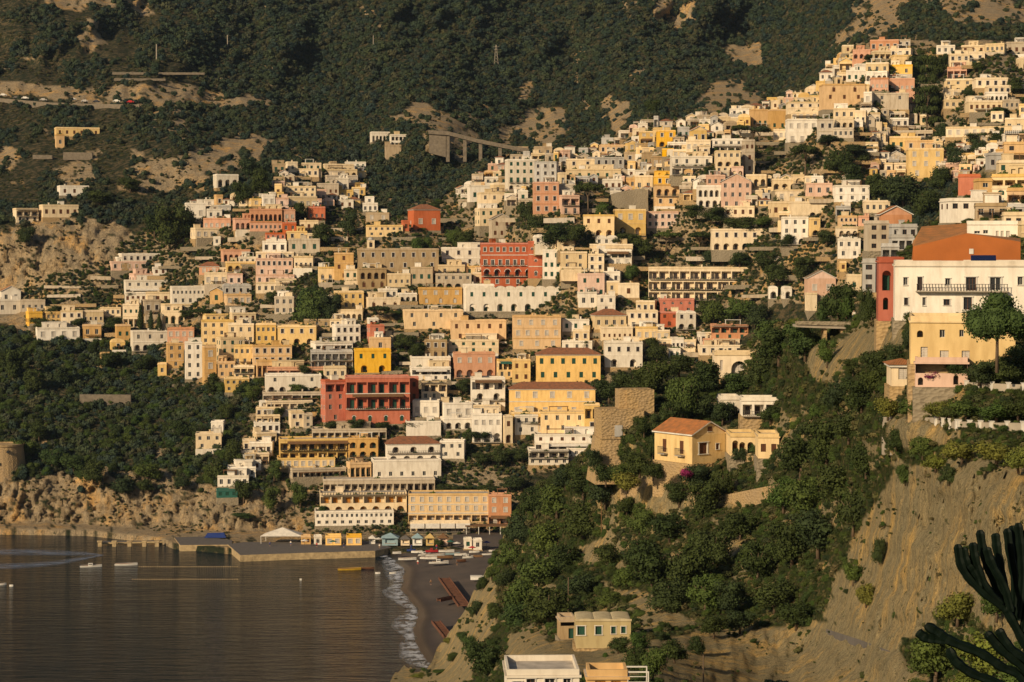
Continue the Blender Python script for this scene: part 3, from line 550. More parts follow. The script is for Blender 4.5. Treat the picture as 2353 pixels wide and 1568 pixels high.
def cut_wall(mb, x0, x1, z0, z1, ops, y=0.0, t=.3, m=0):
    """wall strip in the plane y, openings (cx, zb, w, h, arch, depth, backed) really cut out, with reveals; a backed one is a niche"""
    ops = sorted(ops); x = x0
    for (cx, zb, w_, h, arch, dp, backed) in ops:
        a, b = max(cx - w_ / 2, x + .02), min(cx + w_ / 2, x1 - .02); h = min(h, z1 - .12 - zb)
        if b - a < .2 or h < .3: continue
        mb.poly([(x, y, z0), (a, y, z0), (a, y, z1), (x, y, z1)], m)
        if zb > z0 + .01: mb.poly([(a, y, z0), (b, y, z0), (b, y, zb), (a, y, zb)], m)
        r = (b - a) / 2; c = (a + b) / 2; sp = max(zb + h - r, zb + h * .35) if arch else zb + h; rz = zb + h - sp
        prof = [(a, zb), (a, sp)] + ([(c - r * math.cos(math.pi * k / 8), sp + rz * math.sin(math.pi * k / 8)) for k in range(1, 8)] if arch else []) + [(b, sp), (b, zb)]
        if arch:
            arc = prof[1:-1]
            for (p, q) in zip(arc[:-1], arc[1:]): mb.poly([(p[0], y, p[1]), (q[0], y, q[1]), (q[0], y, z1), (p[0], y, z1)], m)
        else: mb.poly([(a, y, sp), (b, y, sp), (b, y, z1), (a, y, z1)], m)
        for i in range(len(prof)):
            p, q = prof[i], prof[(i + 1) % len(prof)]; mb.poly([(p[0], y, p[1]), (q[0], y, q[1]), (q[0], y + dp, q[1]), (p[0], y + dp, p[1])][::-1], m)
        mb.poly([(p[0], y + dp, p[1]) for p in prof][::-1], m)
        x = b
    mb.poly([(x, y, z0), (x1, y, z0), (x1, y, z1), (x, y, z1)], m)
SPECW = {'white': 'W'}
HOUSES = []
def house(u0, v0, u1, v1, col='C', spec='', roof='f', yaw=None, dep=None, lay='b', dy=0, label=None, name='house', win=None, side=None, foot=5.0, cat='house', trim=True, surr=None, mat=None, strips=None, bands=0):
    """u,v: the house's box on the photo; it stands on the terrain under its base line"""
    v0 = min(v0, v1 - 6); px = (u0 + u1) / 2; Y = depth(px, v1, lay) - 2.0 + dy
    s = Y / F; ang = math.atan((px - CX) / F); Wp = (u1 - u0) * s; H = max(2.6, (v1 - v0) * s)
    if yaw is None: yaw = rnd.uniform(-9, 14)
    th = R(yaw); D = dep or min(11, max(6, Wp * .7)); D0 = D
    while abs(math.sin(th)) * D > Wp * .55: D *= .85
    Wd = max(2.2, (Wp - abs(math.sin(th)) * D) / math.cos(th))
    base = pt(px, v1, Y); sh_ = (D * math.sin(th) / 2)
    o = link(name, None, None, (base[0] + sh_ * math.cos(ang), base[1], base[2]), None, th - ang); o.empty_display_size = 1
    floors = [f for f in spec.split('/')] if spec else []
    if not floors:
        n = max(1, round(H / 3.7)); c = max(1, round(Wd / 3.4)); floors = []
        for k in range(n):
            q = rnd.random(); floors.append(('w' if q < .52 else 'd' if q < .70 else 'r' if q < .9 else 'a') + str(max(1, c - (rnd.random() < .3))))
    if not label and name == 'house':
        if len(floors) >= 3: name = 'apartment_block'; cat = 'apartment block'
        elif u1 - u0 < 30: name = 'cottage'; cat = 'small house'
        elif any(f[:1] in ('r', 'a') for f in floors): name = 'terraced_house'; cat = 'house'
        o.name = name
    if strips: floors = ['w1'] * len(strips)
    n = len(floors); fh = H / n; wallm = mat or 'wall_' + col; mb = MB(); opl = []; wk = win or rnd.choice('gggbnwbk')
    hasar = 0
    if not bands and not label and rnd.random() < .3: bands = 2
    for i, f in enumerate(floors):
        zt = H - i * fh; zb = zt - fh; ops = []
        if strips:
            vt, vb, lst = strips[i]; zt = (v1 - vt) * s; zb = (v1 - vb) * s
            for (uc, ot, ob, ow, k) in lst:
                cx = ((uc - u0) / (u1 - u0) - .5) * Wd; z = (v1 - ob) * s; w_ = ow * s; h = (ob - ot) * s; ar = k.isupper()
                ops.append((cx, z, w_, h, ar, .35 if not ar else 1.2, ar)); opl.append((cx, z, w_ * (.98 if not ar else .7), h * (1 if not ar else .75), k.lower(), .25 if not ar else 1.1, 1 if not ar else 0))
            cut_wall(mb, -Wd / 2, Wd / 2, zb, zt, ops); continue
        kind = f[0] if f else '-'; c = int(f[1:]) if len(f) > 1 and f[1:].isdigit() else 0
        if kind != '-' and c:
            c = min(c, max(1, int(Wd / 1.5))); bay = Wd / c
            for k in range(c):
                cx = -Wd / 2 + bay * (k + .5)
                if kind == 'w':
                    w_ = min(1.25, bay * .5) if fh < 5 else min(1.5, bay * .4); h = min(fh * .5, w_ * 1.55); z = zb + fh * .32
                    ops.append((cx, z, w_, h, False, .28, False)); opl.append((cx, z, w_, h, wk, .2, 1))
                elif kind == 'd':
                    w_ = min(1.4, bay * .5); h = min(2.5, fh * .7); z = zb + .15
                    ops.append((cx, z, w_, h, False, .28, False)); opl.append((cx, z, w_, h, wk, .2, 2))
                elif kind == 'c':     # arched window
                    w_ = min(1.5, bay * .5); h = min(2.6, fh * .68); z = zb + fh * .2
                    ops.append((cx, z, w_, h, True, .3, True)); opl.append((cx, z, w_ * .8, h * .8, wk, .22, 0))
                elif kind == 'o':     # round window
                    w_ = min(1.3, bay * .5); ops.append((cx, zb + fh * .35, w_, w_, True, .3, True)); opl.append((cx, zb + fh * .38, w_ * .7, w_ * .6, 'g', .24, 0))
                elif kind in 'ra':
                    w_ = bay - min(.45, bay * .2) if kind == 'r' else min(bay * .66, 2.6); h = fh * (.72 if kind == 'r' else .66); z = zb + .12; dp = min(1.9, D * .4)
                    ops.append((cx, z, w_, h, kind == 'a', dp, True)); opl.append((cx + w_ * .1 * (-1) ** k, z, min(1.6, w_ * .5), h * .78, 'd' if wk in 'gb' else wk, dp - .06, 0))
                    if w_ > .8 and (hasar + k) % 2 == 0: opl.append((cx, z, w_, .95, 'RAIL', 0, 0))
            if kind in 'ra' and rnd.random() < .45: opl.append((0, zb, Wd, 1, 'LEDGE', 0, 0))
            hasar += kind in 'ra'
        cut_wall(mb, -Wd / 2, Wd / 2, zb, zt, ops)
        if kind == 'r' and n > 1 and rnd.random() < .6: opl.append((0, zt, Wd, 1, 'AWN' if rnd.random() < .22 else 'LEDGE', 0, 0))
    fm = MB(); fm.box(-Wd / 2 - .25, -.25, -foot, Wd / 2 + .25, D + .25, -.02); fm.build('foundation', [rnd.choice(['grey_masonry', 'masonry'])], o)
    foot = 0
    for sx in (-1, 1):
        q = [(sx * Wd / 2, 0, -foot), (sx * Wd / 2, D, -foot), (sx * Wd / 2, D, H), (sx * Wd / 2, 0, H)]; mb.poly(q if sx > 0 else q[::-1])
    mb.poly([(Wd / 2, D, -foot), (-Wd / 2, D, -foot), (-Wd / 2, D, H), (Wd / 2, D, H)])
    mb.build('wall', [wallm], o)
    if bands and n > 1:
        for i in range(1, n): t = MB(); t.box(-Wd / 2 - .08, -.12, H - i * fh - .16, Wd / 2 + .08, -.004, H - i * fh + .16); t.build('string_course', ['frame_white' if bands == 1 else wallm], o)
    if bands == 1:
        t = MB()
        for i, f in enumerate(floors):
            if f[:1] not in ('a', 'c', 'o') or not f[1:].isdigit(): continue
            c = int(f[1:]); bay = Wd / c; r = min(bay * .66, 2.6) / 2 if f[0] == 'a' else min(1.3, bay * .5) / 2; zc = H - (i + 1) * fh + (fh * .66 + .12 - r if f[0] == 'a' else fh * .35 + .65)
            for k in range(c):
                cx = -Wd / 2 + bay * (k + .5); t = MB()
                for j in range(8):
                    a, b = math.pi * j / 8, math.pi * (j + 1) / 8; P4 = [(cx - math.cos(a) * r, zc + math.sin(a) * r), (cx - math.cos(b) * r, zc + math.sin(b) * r), (cx - math.cos(b) * (r + .22), zc + math.sin(b) * (r + .22)), (cx - math.cos(a) * (r + .22), zc + math.sin(a) * (r + .22))]
                    t.poly([(x, -.05, z) for x, z in P4][::-1])
                t.build('arch_trim', ['frame_white'], o)
    if not label and roof in 'fv' and Wd > 4.5 and H < 9 and rnd.random() < .42:
        dd = rnd.uniform(2.2, 3.4); t = MB(); hh = rnd.uniform(-.9, .1); t.box(-Wd / 2, -dd, -4.5, Wd / 2, -.26, hh, 0); t.box(-Wd / 2, -dd - .02, hh, Wd / 2, -dd + .2, hh + .8, 0); t.build('terrace', [rnd.choice([wallm, 'wall_W', 'wall_I', 'grey_masonry', 'masonry'])], o)
        for k in range(rnd.randrange(2, 6)): link('potted_plant', PLANT, o, (rnd.uniform(-.45, .45) * Wd, -dd + .5, hh + .1), (rnd.uniform(1.2, 2.6), 1, rnd.uniform(1.0, 1.8)))
        if rnd.random() < .4:
            c = MB(); a = Wd * rnd.uniform(.25, .46)
            for sx in (-a, 0, a): c.box(sx - .09, -dd + .2, hh, sx + .09, -dd + .38, hh + 2.3)
            for j in range(6): c.box(-a - .2, -dd + .1 + j * (dd - .4) / 6, hh + 2.3, a + .2, -dd + .3 + j * (dd - .4) / 6, hh + 2.42)
            c.build('pergola', [rnd.choice(['wood', 'frame_white', 'wood'])], o)
    # windows and doors
    for (cx, z, w_, h, k, yy, typ) in opl[:96]:
        if k == 'RAIL': link('railing', RAIL[6 if w_ < 3 else 14], o, (cx, .95, z), (w_, .95, .95)); continue
        if k == 'LEDGE':
            link('balcony', BALC, o, (0, -.003, z), (w_ * .98, 1.1, 1)); link('parapet' if cx == 9 else 'railing', RAIL[14 if w_ < 9 else 30], o, (0, -.05, z), (w_ * .97, 1.05, .95))
            for q in range(int(w_ / 4)):
                if rnd.random() < .5: link('potted_plant', PLANT, o, (rnd.uniform(-.42, .42) * w_, -.85, z), (1.5, .7, 1.0))
            continue
        if k == 'AWN':
            a = MB(); a.poly([(-w_ * .4, -.02, 0), (w_ * .4, -.02, 0), (w_ * .4, -1.7, -.75), (-w_ * .4, -1.7, -.75)]); a.poly([(-w_ * .4, -.02, -.05), (w_ * .4, -.02, -.05), (w_ * .4, -1.7, -.8), (-w_ * .4, -1.7, -.8)][::-1])
            a.poly([(-w_ * .4, -1.7, -.75), (w_ * .4, -1.7, -.75), (w_ * .4, -1.7, -1.0), (-w_ * .4, -1.7, -1.0)]); aw = a.build('awning', [rnd.choice(['cloth_white', 'cloth_white', 'cloth_green', 'wood'])], o); aw.location = (0, 0, z - .25); continue
        wo = link('window' if typ != 2 else 'door', WIN[k], o, (cx, yy, z), (w_, 1, h))
        if typ and (surr if surr is not None else (s > .14 and (wk in 'wb'))) : link('sill', SURR, wo, (0, -yy, 0), (1, 1, 1))
        if typ == 2: bl = link('balcony', BALC, o, (cx, -.003, z), (w_ * 1.7, .9, 1)); link('railing', RAIL[6], bl, None, (1, 1, .95))
    if side is None and abs(yaw) > 12: side = 2
    if side:
        sx = -1 if yaw > 0 else 1
        for i in range(n):
            if floors[i][:1] == '-': continue
            for k in range(side):
                wo = link('window', WIN[wk], o, (sx * (Wd / 2 + .02), D * (k + .5) / side, H - (i + 1) * fh + fh * .3), (min(1.1, D / side * .45), 1, min(1.7, fh * .5)), -sx * -math.pi / 2 * -1 if False else (math.pi / 2 if sx > 0 else -math.pi / 2))
    # roof
    e = .18; X = Wd / 2
    if roof == 'f':
        r_ = MB(); r_.box(-X - e, -e, H, X + e, D + e, H + .22, 0, 1); r_.box(-X, 0, H + .22, X, .22, H + .75, 0); r_.box(-X, .22, H + .22, -X + .22, D, H + .75, 0); r_.box(X - .22, .22, H + .22, X, D, H + .75, 0); r_.box(-X + .22, D - .22, H + .22, X - .22, D, H + .75, 0)
        rf = r_.build('roof', [wallm if mat is None else mat, 'roof_flat'], o)
    elif roof in 'ht':
        r_ = MB(); z1 = H + min(2.6, Wd * .22, D * .4); E = .5; rx = max(0, X - D * .45); A = [(-X - E, -E, H), (X + E, -E, H), (X + E, D + E, H), (-X - E, D + E, H)]; B1, B2 = (-rx, D / 2, z1), (rx, D / 2, z1)
        r_.poly([A[0], A[1], B2, B1]); r_.poly([A[1], A[2], B2]); r_.poly([A[2], A[3], B1, B2]); r_.poly([A[3], A[0], B1]); r_.poly([A[3], A[2], A[1], A[0]]); r_.box(-X - .3, -.3, H - .3, X + .3, D + .3, H - .02, 1)
        rf = r_.build('roof', ['roof_tile' if roof == 'h' else 'roof_orange', 'frame_white'], o)
    elif roof == 'g':
        z1 = H + min(Wd * .26, 4); g = MB(); g.poly([(-X, 0, H), (X, 0, H), (0, 0, z1)]); g.poly([(X, D, H), (-X, D, H), (0, D, z1)]); g.build('gable', [wallm], o)
        r_ = MB(); t = .25
        for sx in (-1, 1):
            a, b = (sx * (X + .4), -.35, H - .1), (0, -.35, z1 + .06); c, d = (0, D + .35, z1 + .06), (sx * (X + .4), D + .35, H - .1)
            up = lambda p: (p[0], p[1], p[2] + t); q = [a, b, c, d]; r_.poly([up(p) for p in q]); r_.poly(q[::-1]); r_.poly([a, up(a), up(b), b], 1); r_.poly([a, d, up(d), up(a)], 1); r_.poly([d, c, up(c), up(d)], 1)
        rf = r_.build('roof', ['roof_orange' if rnd.random() < .5 or lay == 'f' else 'roof_old', 'frame_white'], o)
    elif roof in 'vy':
        r_ = MB(); nb_ = max(1, round(Wd / 4.5)) if roof == 'v' else 3; rise = .26 if roof == 'v' else .07; bw = Wd / nb_; N_ = 8
        for b in range(nb_):
            c = -X + bw * (b + .5); pr = [(c - bw / 2 * math.cos(math.pi * k / N_), H + bw * rise * math.sin(math.pi * k / N_)) for k in range(N_ + 1)]
            for p, q in zip(pr[:-1], pr[1:]): r_.poly([(p[0], 0, p[1]), (q[0], 0, q[1]), (q[0], D, q[1]), (p[0], D, p[1])])
            r_.poly([(p[0], 0, p[1]) for p in pr][::-1]); r_.poly([(p[0], D, p[1]) for p in pr])
        r_.box(-X - .1, -.12, H - .15, X + .1, -.0, H + .12); rf = r_.build('roof', [wallm], o)
    elif roof == 'm':       # dome
        r_ = MB(); q = min(X, D / 2) * .8; k0 = 0; U = 12; r_.box(-X - .1, -.1, H, X + .1, D + .1, H + .2); b0 = len(r_.v)
        for j in range(7):
            for i in range(U): ph = math.pi / 2 * j / 6; r_.v.append((math.cos(2 * math.pi * i / U) * q * math.cos(ph), D / 2 + math.sin(2 * math.pi * i / U) * q * math.cos(ph), H + .2 + q * .9 * math.sin(ph)))
        for j in range(6):
            for i in range(U): r_.f.append((b0 + j * U + i, b0 + j * U + (i + 1) % U, b0 + (j + 1) * U + (i + 1) % U, b0 + (j + 1) * U + i)); r_.m.append(0)
        rf = r_.build('roof', ['wall_G'], o)
    if roof == 'f' and Wd > 6.5 and not label and rnd.random() < .38:
        w2 = Wd * rnd.uniform(.35, .65); x = rnd.uniform(-1, 1) * (Wd - w2) / 2; u = MB(); cut_wall(u, -w2 / 2, w2 / 2, 0, 2.5, [(w2 * (-.25), .5, 1.0, 1.2, False, .5, True), (w2 * .22, .1, 1.1, 1.9, False, .5, True)] if w2 > 3.2 else [(0, .4, 1.1, 1.3, False, .5, True)])
        for sx in (-1, 1): q = [(sx * w2 / 2, 0, 0), (sx * w2 / 2, D * .6, 0), (sx * w2 / 2, D * .6, 2.5), (sx * w2 / 2, 0, 2.5)]; u.poly(q if sx > 0 else q[::-1])
        u.box(-w2 / 2 - .15, -.15, 2.5, w2 / 2 + .15, D * .6, 2.75); uo = u.build('upper_storey', [rnd.choice([wallm, wallm, 'wall_W', 'wall_C'])], o); uo.location = (x, D * .36, H + .22)
    if roof == 'f' and Wd > 4 and not (label and lay == 'f') and name in ('house', 'hotel', 'palace', 'apartment_block', 'cottage', 'terraced_house'):
        for k in range(rnd.randrange(1, 5)):
            q = rnd.random(); x = rnd.uniform(-.38, .38) * Wd; y = rnd.uniform(1, max(1.2, D - 2))
            if q < .4: c = MB(); c.box(-.3, -.3, 0, .3, .3, 1.3); c.box(-.4, -.4, 1.3, .4, .4, 1.45); c.build('chimney', [wallm], rf).location = (x, y, H + .22)
            elif q < .6 and Wd > 6: c = MB(); c.box(-1.4, -1.2, 0, 1.4, 1.2, 2.1); c.box(-1.55, -1.35, 2.1, 1.55, 1.35, 2.25); c.build('roof_hut', [rnd.choice(['wall_W', 'wall_C', wallm])], rf).location = (x, y + .5, H + .22)
            elif q < .75: link('potted_plant', PLANT, rf, (x, .6, H + .4), (2.2, 1.2, 1.5))
            elif q < .9 and Wd > 6:
                c = MB(); a = Wd * .2
                for sx in (-a, a):
                    for yy in (.5, 2.8): c.box(sx - .1, yy - .1, 0, sx + .1, yy + .1, 2.3)
                for j in range(7): c.box(-a - .3, .3 + j * .42, 2.3, a + .3, .42 + j * .42, 2.42)
                c.build('pergola', [rnd.choice(['wood', 'frame_white'])], rf).location = (x * .4, 0, H + .22)
            else: c = MB(); c.tube([(0, 0, 0), (0, 0, 2.8)], .05, 5); c.box(-.5, -.03, 2.3, .5, .03, 2.36); c.build('antenna', ['iron'], rf).location = (x, y, H + .22)
    COVER[max(0, int(v0 / 4)):int(v1 / 4) + 1, max(0, int(u0 / 4)):int(u1 / 4) + 1] |= True
    rn = {'f': 'flat-roofed', 'h': 'tile-roofed', 't': 'tile-roofed', 'g': 'gabled', 'v': 'vaulted', 'm': 'domed'}.get(roof, 'plain')
    if label: tag(o, label, cat)
    else:
        ks = [f[0] for f in floors if f]; W2 = u1 - u0
        feat = 'arches' if 'a' in ks else 'open terraces' if 'r' in ks else 'balconied doors' if 'd' in ks else 'plain windows' if 'w' in ks or 'c' in ks else 'blank walls'
        size = 'tall ' if (v1 - v0) > 48 else 'wide ' if W2 > 75 else 'small ' if W2 < 27 else ''
        pend(o, f"{size}{WALLC[col][0]} {rn} {'house' if name in ('house', 'apartment_block', 'terraced_house') else name.replace('_', ' ')} with {feat}", px, (v0 + v1) / 2, cat, 'houses of the headland' if lay == 'f' else 'houses stacked on the hillside')
    HOUSES.append(o); return o
def tile(i, j, rows, **kw):
    ox, oy = 588.2 * i, (0, 392.2, 784.3, 1175.9)[j]
    for line in rows.strip().split(';'):
        p = line.split()
        if not p: continue
        a = [float(x) for x in p[:4]]; k = dict(kw); rest = p[4:]
        col = rest[0] if rest else 'C'; spec = rest[1] if len(rest) > 1 else ''; k['roof'] = rest[2] if len(rest) > 2 else 'f'
        if len(rest) > 3: k['yaw'] = float(rest[3])
        if len(rest) > 4: k['win'] = rest[4]
        if spec == '*': spec = ''
        house(ox + a[0] * .25, oy + a[1] * .25, ox + a[2] * .25, oy + a[3] * .25, col, spec, **k)
# --- hand-labelled landmark buildings
house(1103,562,1226,660,'R','w8/d7/a5/w5', yaw=4, bands=1, name='palace', label='red arcaded palace with white trim rising in the middle of the town', cat='palace', surr=True, win='g')
house(1213,558,1248,640,'R','o2/o1/c1', 'f', 4, bands=1, name='house', label='narrow red wing with round windows at the end of the arcaded palace', cat='house', surr=True)
house(937,482,1012,530,'T','w2','h',16, name='villa', label='orange villa with two pale windows and a brown tiled roof', cat='villa', win='w', surr=True, side=1)
house(922,510,940,532,'T','w1','f',10, label='small terracotta annex left of the orange villa with two pale windows')
house(820,575,1008,622,'B','w8/w6','f',3, name='convent', label='long plain stone block with a row of small windows', cat='convent', win='b')
house(792,869,942,975,'R','r6/r6/c4','f',3, bands=1, name='palace', label='lower red palace with terraces of green shutters above the yellow hotel', cat='palace', win='n')
house(737,877,794,972,'R','r2/w2/w2/w1','f',16, name='house', label='stepped red house joined to the left of the lower red palace', win='g')
house(940,870,962,925,'R','w1/w1','f',2, label='slim dark red tower house beside the lower red palace')
house(1168,894,1368,952,'V','w5/d6','h',2, bands=1, mat='wall_Q', name='palace', label='golden palace with long tiled roof and pale shuttered windows', cat='palace', win='w', surr=True)
house(1172,951,1256,996,'Y','a3/w3','f',2, label='yellow basement house under the left end of the golden palace'); house(1240,950,1345,996,'Y','w4/w3','f',2, label='yellow lower block with dark square windows under the golden palace', win='g')
house(1342,932,1378,994,'Y','r2/w1','f',2, label='yellow terraced annex between the golden palace and the stone tower')
house(1230,815,1380,878,'Q','w6/w5','h',2, name='palace', label='bright yellow block with green windows just above the golden palace', cat='apartment block', win='n')
house(1500,297,1540,326,'Y','a2/r2','f',8, label='upper yellow house with loggia crowning the bright yellow hilltop cluster')
house(1508,303,1552,338,'V','w2/a2','f',6, label='bright yellow hilltop house with two dark arches', win='g', surr=True)
house(1468,305,1506,330,'Y','w2/r2','f',6, label='pale yellow house left of the bright yellow house with two dark arches')
house(1160,370,1228,438,'W','w4/w4/d4/a4','f',9, name='apartment_block', label='tall white apartment house standing over the gully edge', cat='apartment block')
house(1228,375,1284,424,'G','w3/w3/w3','f',-8, name='apartment_block', label='grey apartment house beside the tall white one', cat='apartment block')
house(1490,618,1728,690,'C','r10/r9/r9','f',0, name='hotel', label='cream hotel of three stacked terraces with many awnings', cat='hotel', win='b', dep=14)
house(1512,690,1595,720,'R','o4/w3','f',5, label='red house with round windows at the right end of the town'); house(1512,720,1560,752,'R','w2/c1','f',8, label='red lower storey house with one arch below the round windows')
house(1068,664,1324,716,'W','w9/a8','v',2, name='hotel', label='long white hotel with arches and green shutters in the town centre', cat='hotel', win='n')
house(1882,197,1988,252,'O','c2/w3/-','f',10, name='church', label='ochre hilltop church with plain tall walls', cat='church', dep=12); house(1917,178,1934,215,'C','c1/c1','m',8, name='bell_tower', label='slim bell tower of the ochre hilltop church', cat='bell tower', trim=False); 
house(1896,187,1914,202,'I','-','m',0, name='dome', label='small grey dome behind the ochre hilltop church', cat='dome')
house(850,306,896,327,'W','a5','f',8, name='villa', label='white clifftop villa with a row of dark arches', cat='villa'); house(895,312,935,336,'W','r4/r4','f',8, label='white terraced wing right of the clifftop villa'); house(884,336,922,368,'B','-','f',6, label='tall stone foundation house below the clifftop villa', foot=8)
house(925,716,1064,756,'X','w4/w3','f',5, label='peach block with few windows just behind the broad umbrella pine'); house(960,665,1062,700,'O','w4/c3','f',4, label='ochre block with three arched windows above the peach block')
house(767,673,836,712,'Y','w4/w4','f',6, label='yellow house beside the green grove in the town', win='g')
house(391,662,480,702,'W','w9/w5','f',5, label='white house with a row of nine narrow windows')
house(640,1012,818,1058,'Y','r8/r8','f',3, name='hotel', label='yellow terraced hotel left of the white arched palazzo', cat='hotel'); house(636,1056,770,1077,'Y','w8','f',3, label='low yellow row of rooms at the foot of the yellow terraced hotel'); house(800,1010,872,1052,'O','a3/a3','f',-4, label='ochre loggia house between the yellow hotel and the white palazzo')
house(882,1020,1012,1062,'W','a3/a4','h',6, name='palace', label='white arched palazzo with a dark tiled roof above the hotels of the shore', cat='palace'); house(852,1060,1014,1100,'W','-/w6','f',6, label='tall blank white base under the white arched palazzo', foot=6)
house(740,1104,1000,1136,'I','r16','f',2, name='hotel', label='long pergola-covered top storey of the seaside hotel', cat='hotel', dep=14); house(733,1136,935,1178,'C','r8/a7','f',2, name='hotel', label='seaside hotel with orange arches under a long pergola', cat='hotel', win='o', dep=12)
house(722,1178,905,1208,'W','w16/w10','f',2, name='restaurant', label='white glazed restaurant along the foot of the seaside hotel', cat='restaurant', win='g')
house(938,1138,1125,1200,'X','w9/w9/r9','f',0, name='hotel', label='peach beach hotel with white shutters behind the beach', cat='hotel', win='w', bands=1); house(1122,1140,1175,1205,'S','w2/w2/r2','f',0, label='orange house at the right end of the peach beach hotel', win='w')
house(1040,815,1138,868,'S','w4/a4','f',4, label='coral house with salmon arches above the white arcaded villa', win='w')
house(1600,430,1666,477,'W','a5/a4','f',4, name='villa', label='white loggia villa with two tiers of dark arches', cat='villa'); house(1655,418,1726,480,'P','w4/w4/w3','g',4, name='apartment_block', label='gabled pink apartment house right of the white loggia villa', cat='apartment block')
house(1632,530,1766,575,'C','w6/a6','f',5, name='hotel', label='cream hotel with a lower row of wide arches among pines', cat='hotel')
house(30,482,88,512,'C','r3/w3','f',12, name='villa', label='cream villa with terrace on top of the tawny rock face', cat='villa'); house(91,474,180,500,'C','w5','f',10, label='long cream house beside the villa on the tawny rock face')
house(272,586,382,603,'W','w7','f',10, name='villa', label='white villa right above the town end of the rock face', cat='villa'); house(262,594,334,608,'W','w4','f',10, label='middle tier of the white villa by the rock face'); house(250,604,338,622,'P','w5','f',8, label='lowest pink-white tier of the white villa by the rock face')
house(126,296,228,314,'Y','w6','f',6, name='villa', label='long yellow villa alone in the woods below the high road', cat='villa'); house(127,312,148,340,'O','w1','f',6, label='ochre stub wing at the left end of the villa in the woods')
house(132,430,204,450,'W','w3','f',8, label='white cottage alone above the tawny rock face'); house(490,404,548,432,'W','a3','f',12, label='white cottage with arches right of the upper rock face')
house(1376,336,1440,354,'O','w5','f',5, label='low yellow-ochre house with brown roof left of the bright yellow cluster')
# --- the rest of the town, tile by tile
tile(3,0,'''940 380 1210 480 S w4 f; 1190 378 1310 440 I w2; 780 470 950 560 S a3; 950 480 1130 560 C r3; 1120 460 1330 530 C w3; 1130 520 1320 610 Y a2; 790 600 900 670 W w2; 900 590 1120 680 C w3;
720 660 900 760 W w3; 900 670 1110 750 W a4; 1110 610 1330 700 V w2; 940 730 1105 840 S w4 f 2 w; 1115 735 1345 860 S w5 f 2 w; 440 760 530 860 Y w1; 830 790 930 900 Y w1; 880 860 970 970 W w1;
970 870 1290 1010 I w2/- f 0; 1290 890 1480 940 Y w3; 1300 960 1410 1030 G w2; 1370 1000 1520 1110 I w2; 165 950 590 1050 C w5/- f 6; 0 1020 170 1200 O -/w2; 215 1040 600 1110 C w6; 160 1110 450 1310 W w4/d3 f 6;
450 1110 600 1310 I w2/w2; 600 1010 800 1100 C w3; 600 1100 790 1190 C a3 v; 800 1030 910 1150 C w2; 910 1050 1030 1140 C w2; 600 1190 790 1270 I w4; 1040 1040 1260 1100 C r4; 1050 1100 1290 1175 W w4;
1290 1060 1380 1150 I w1; 1400 1070 1540 1150 C w2; 1050 1170 1400 1225 I r5; 1090 1215 1540 1285 I r6; 1100 1270 1400 1390 Y w4; 50 1200 210 1290 C w3;
1550 430 1720 500 W w3; 1780 430 2000 500 C w3; 1720 490 1990 580 C w3; 1660 510 1850 640 C w3/w2; 2000 415 2190 490 C w4; 2180 400 2440 510 I w4; 2280 540 2440 650 C a1 v; 1650 630 1830 730 S r3; 1620 740 1880 850 C w3/a3;
1880 730 2200 810 C w4; 1600 840 1820 890 C w3; 1990 800 2230 870 C w4; 1990 860 2200 940 W a5; 1600 930 1790 1000 C w3; 1810 940 2150 1035 C w6; 2150 930 2310 1010 I w3; 2310 970 2440 1060 Y w2; 2050 1040 2180 1120 C w2;
1640 1180 2180 1260 C w7; 2000 1260 2170 1320 C w4; 2180 1100 2440 1230 C w3''')
house(2080,326,2160,346,'O','w3','f',0, label='ochre flat top storey behind the cream house of three storeys'); house(2082,345,2167,410,'Y','w3/w3/w2','f',6, name='apartment_block', label='cream-yellow house of three storeys standing alone on the spur edge', cat='apartment block')
tile(2,0,'''1040 1310 1140 1400 Y w1 g; 1140 1370 1350 1430 Y w2; 1380 1380 1490 1460 V w1; 1520 1180 1630 1280 G w2; 1630 1200 1790 1320 Y w2 g; 1430 1320 1610 1385 W r3; 1480 1390 1650 1450 C w3; 1190 1410 1340 1530 B w3; 1030 1410 1150 1510 B w1;
1600 1300 1830 1400 C w4; 1830 1290 2120 1400 W w4/r4 f 4; 1860 1400 2100 1600 C w4/a3/w4 f 6; 1450 1450 1840 1610 W w4/r4 f 5; 2110 1300 2230 1600 I w2/w1/w1 f 14; 2180 1020 2352 1170 O -/w3; 2000 1010 2180 1070 W w2;
495 1475 760 1610 C w2/w3 f 3; 690 1460 1030 1610 G w5/w5 f 3; 0 1360 150 1420 B -; 200 1360 370 1450 B w2''')
tile(1,0,'''410 1510 600 1580 C w3; 600 1520 900 1610 C a4; 900 1500 1010 1560 W w2''')
tile(3,1,'''30 90 350 190 C a4 f; 50 190 350 290 C w3; 350 130 590 240 P w3 f; 590 150 930 290 W w3/w3 f 8; 680 50 790 140 W w2 g; 870 290 1120 390 C w4; 0 300 200 430 C w2; 190 300 600 430 C -/a1; 620 340 760 420 G r2; 100 390 380 470 C r3;
120 440 370 680 W w3/w3/a2 f; 370 450 480 600 Y w1/a1; 640 430 820 540 O w4/a2; 620 530 830 610 C a3; 640 640 850 810 W w3/w2; 830 430 940 510 S w1; 650 850 720 930 Y w1; 720 970 860 1100 C c1; 340 1140 450 1290 C -;
120 1080 220 1180 W a1 v; 0 1080 90 1180 W a1 v''')
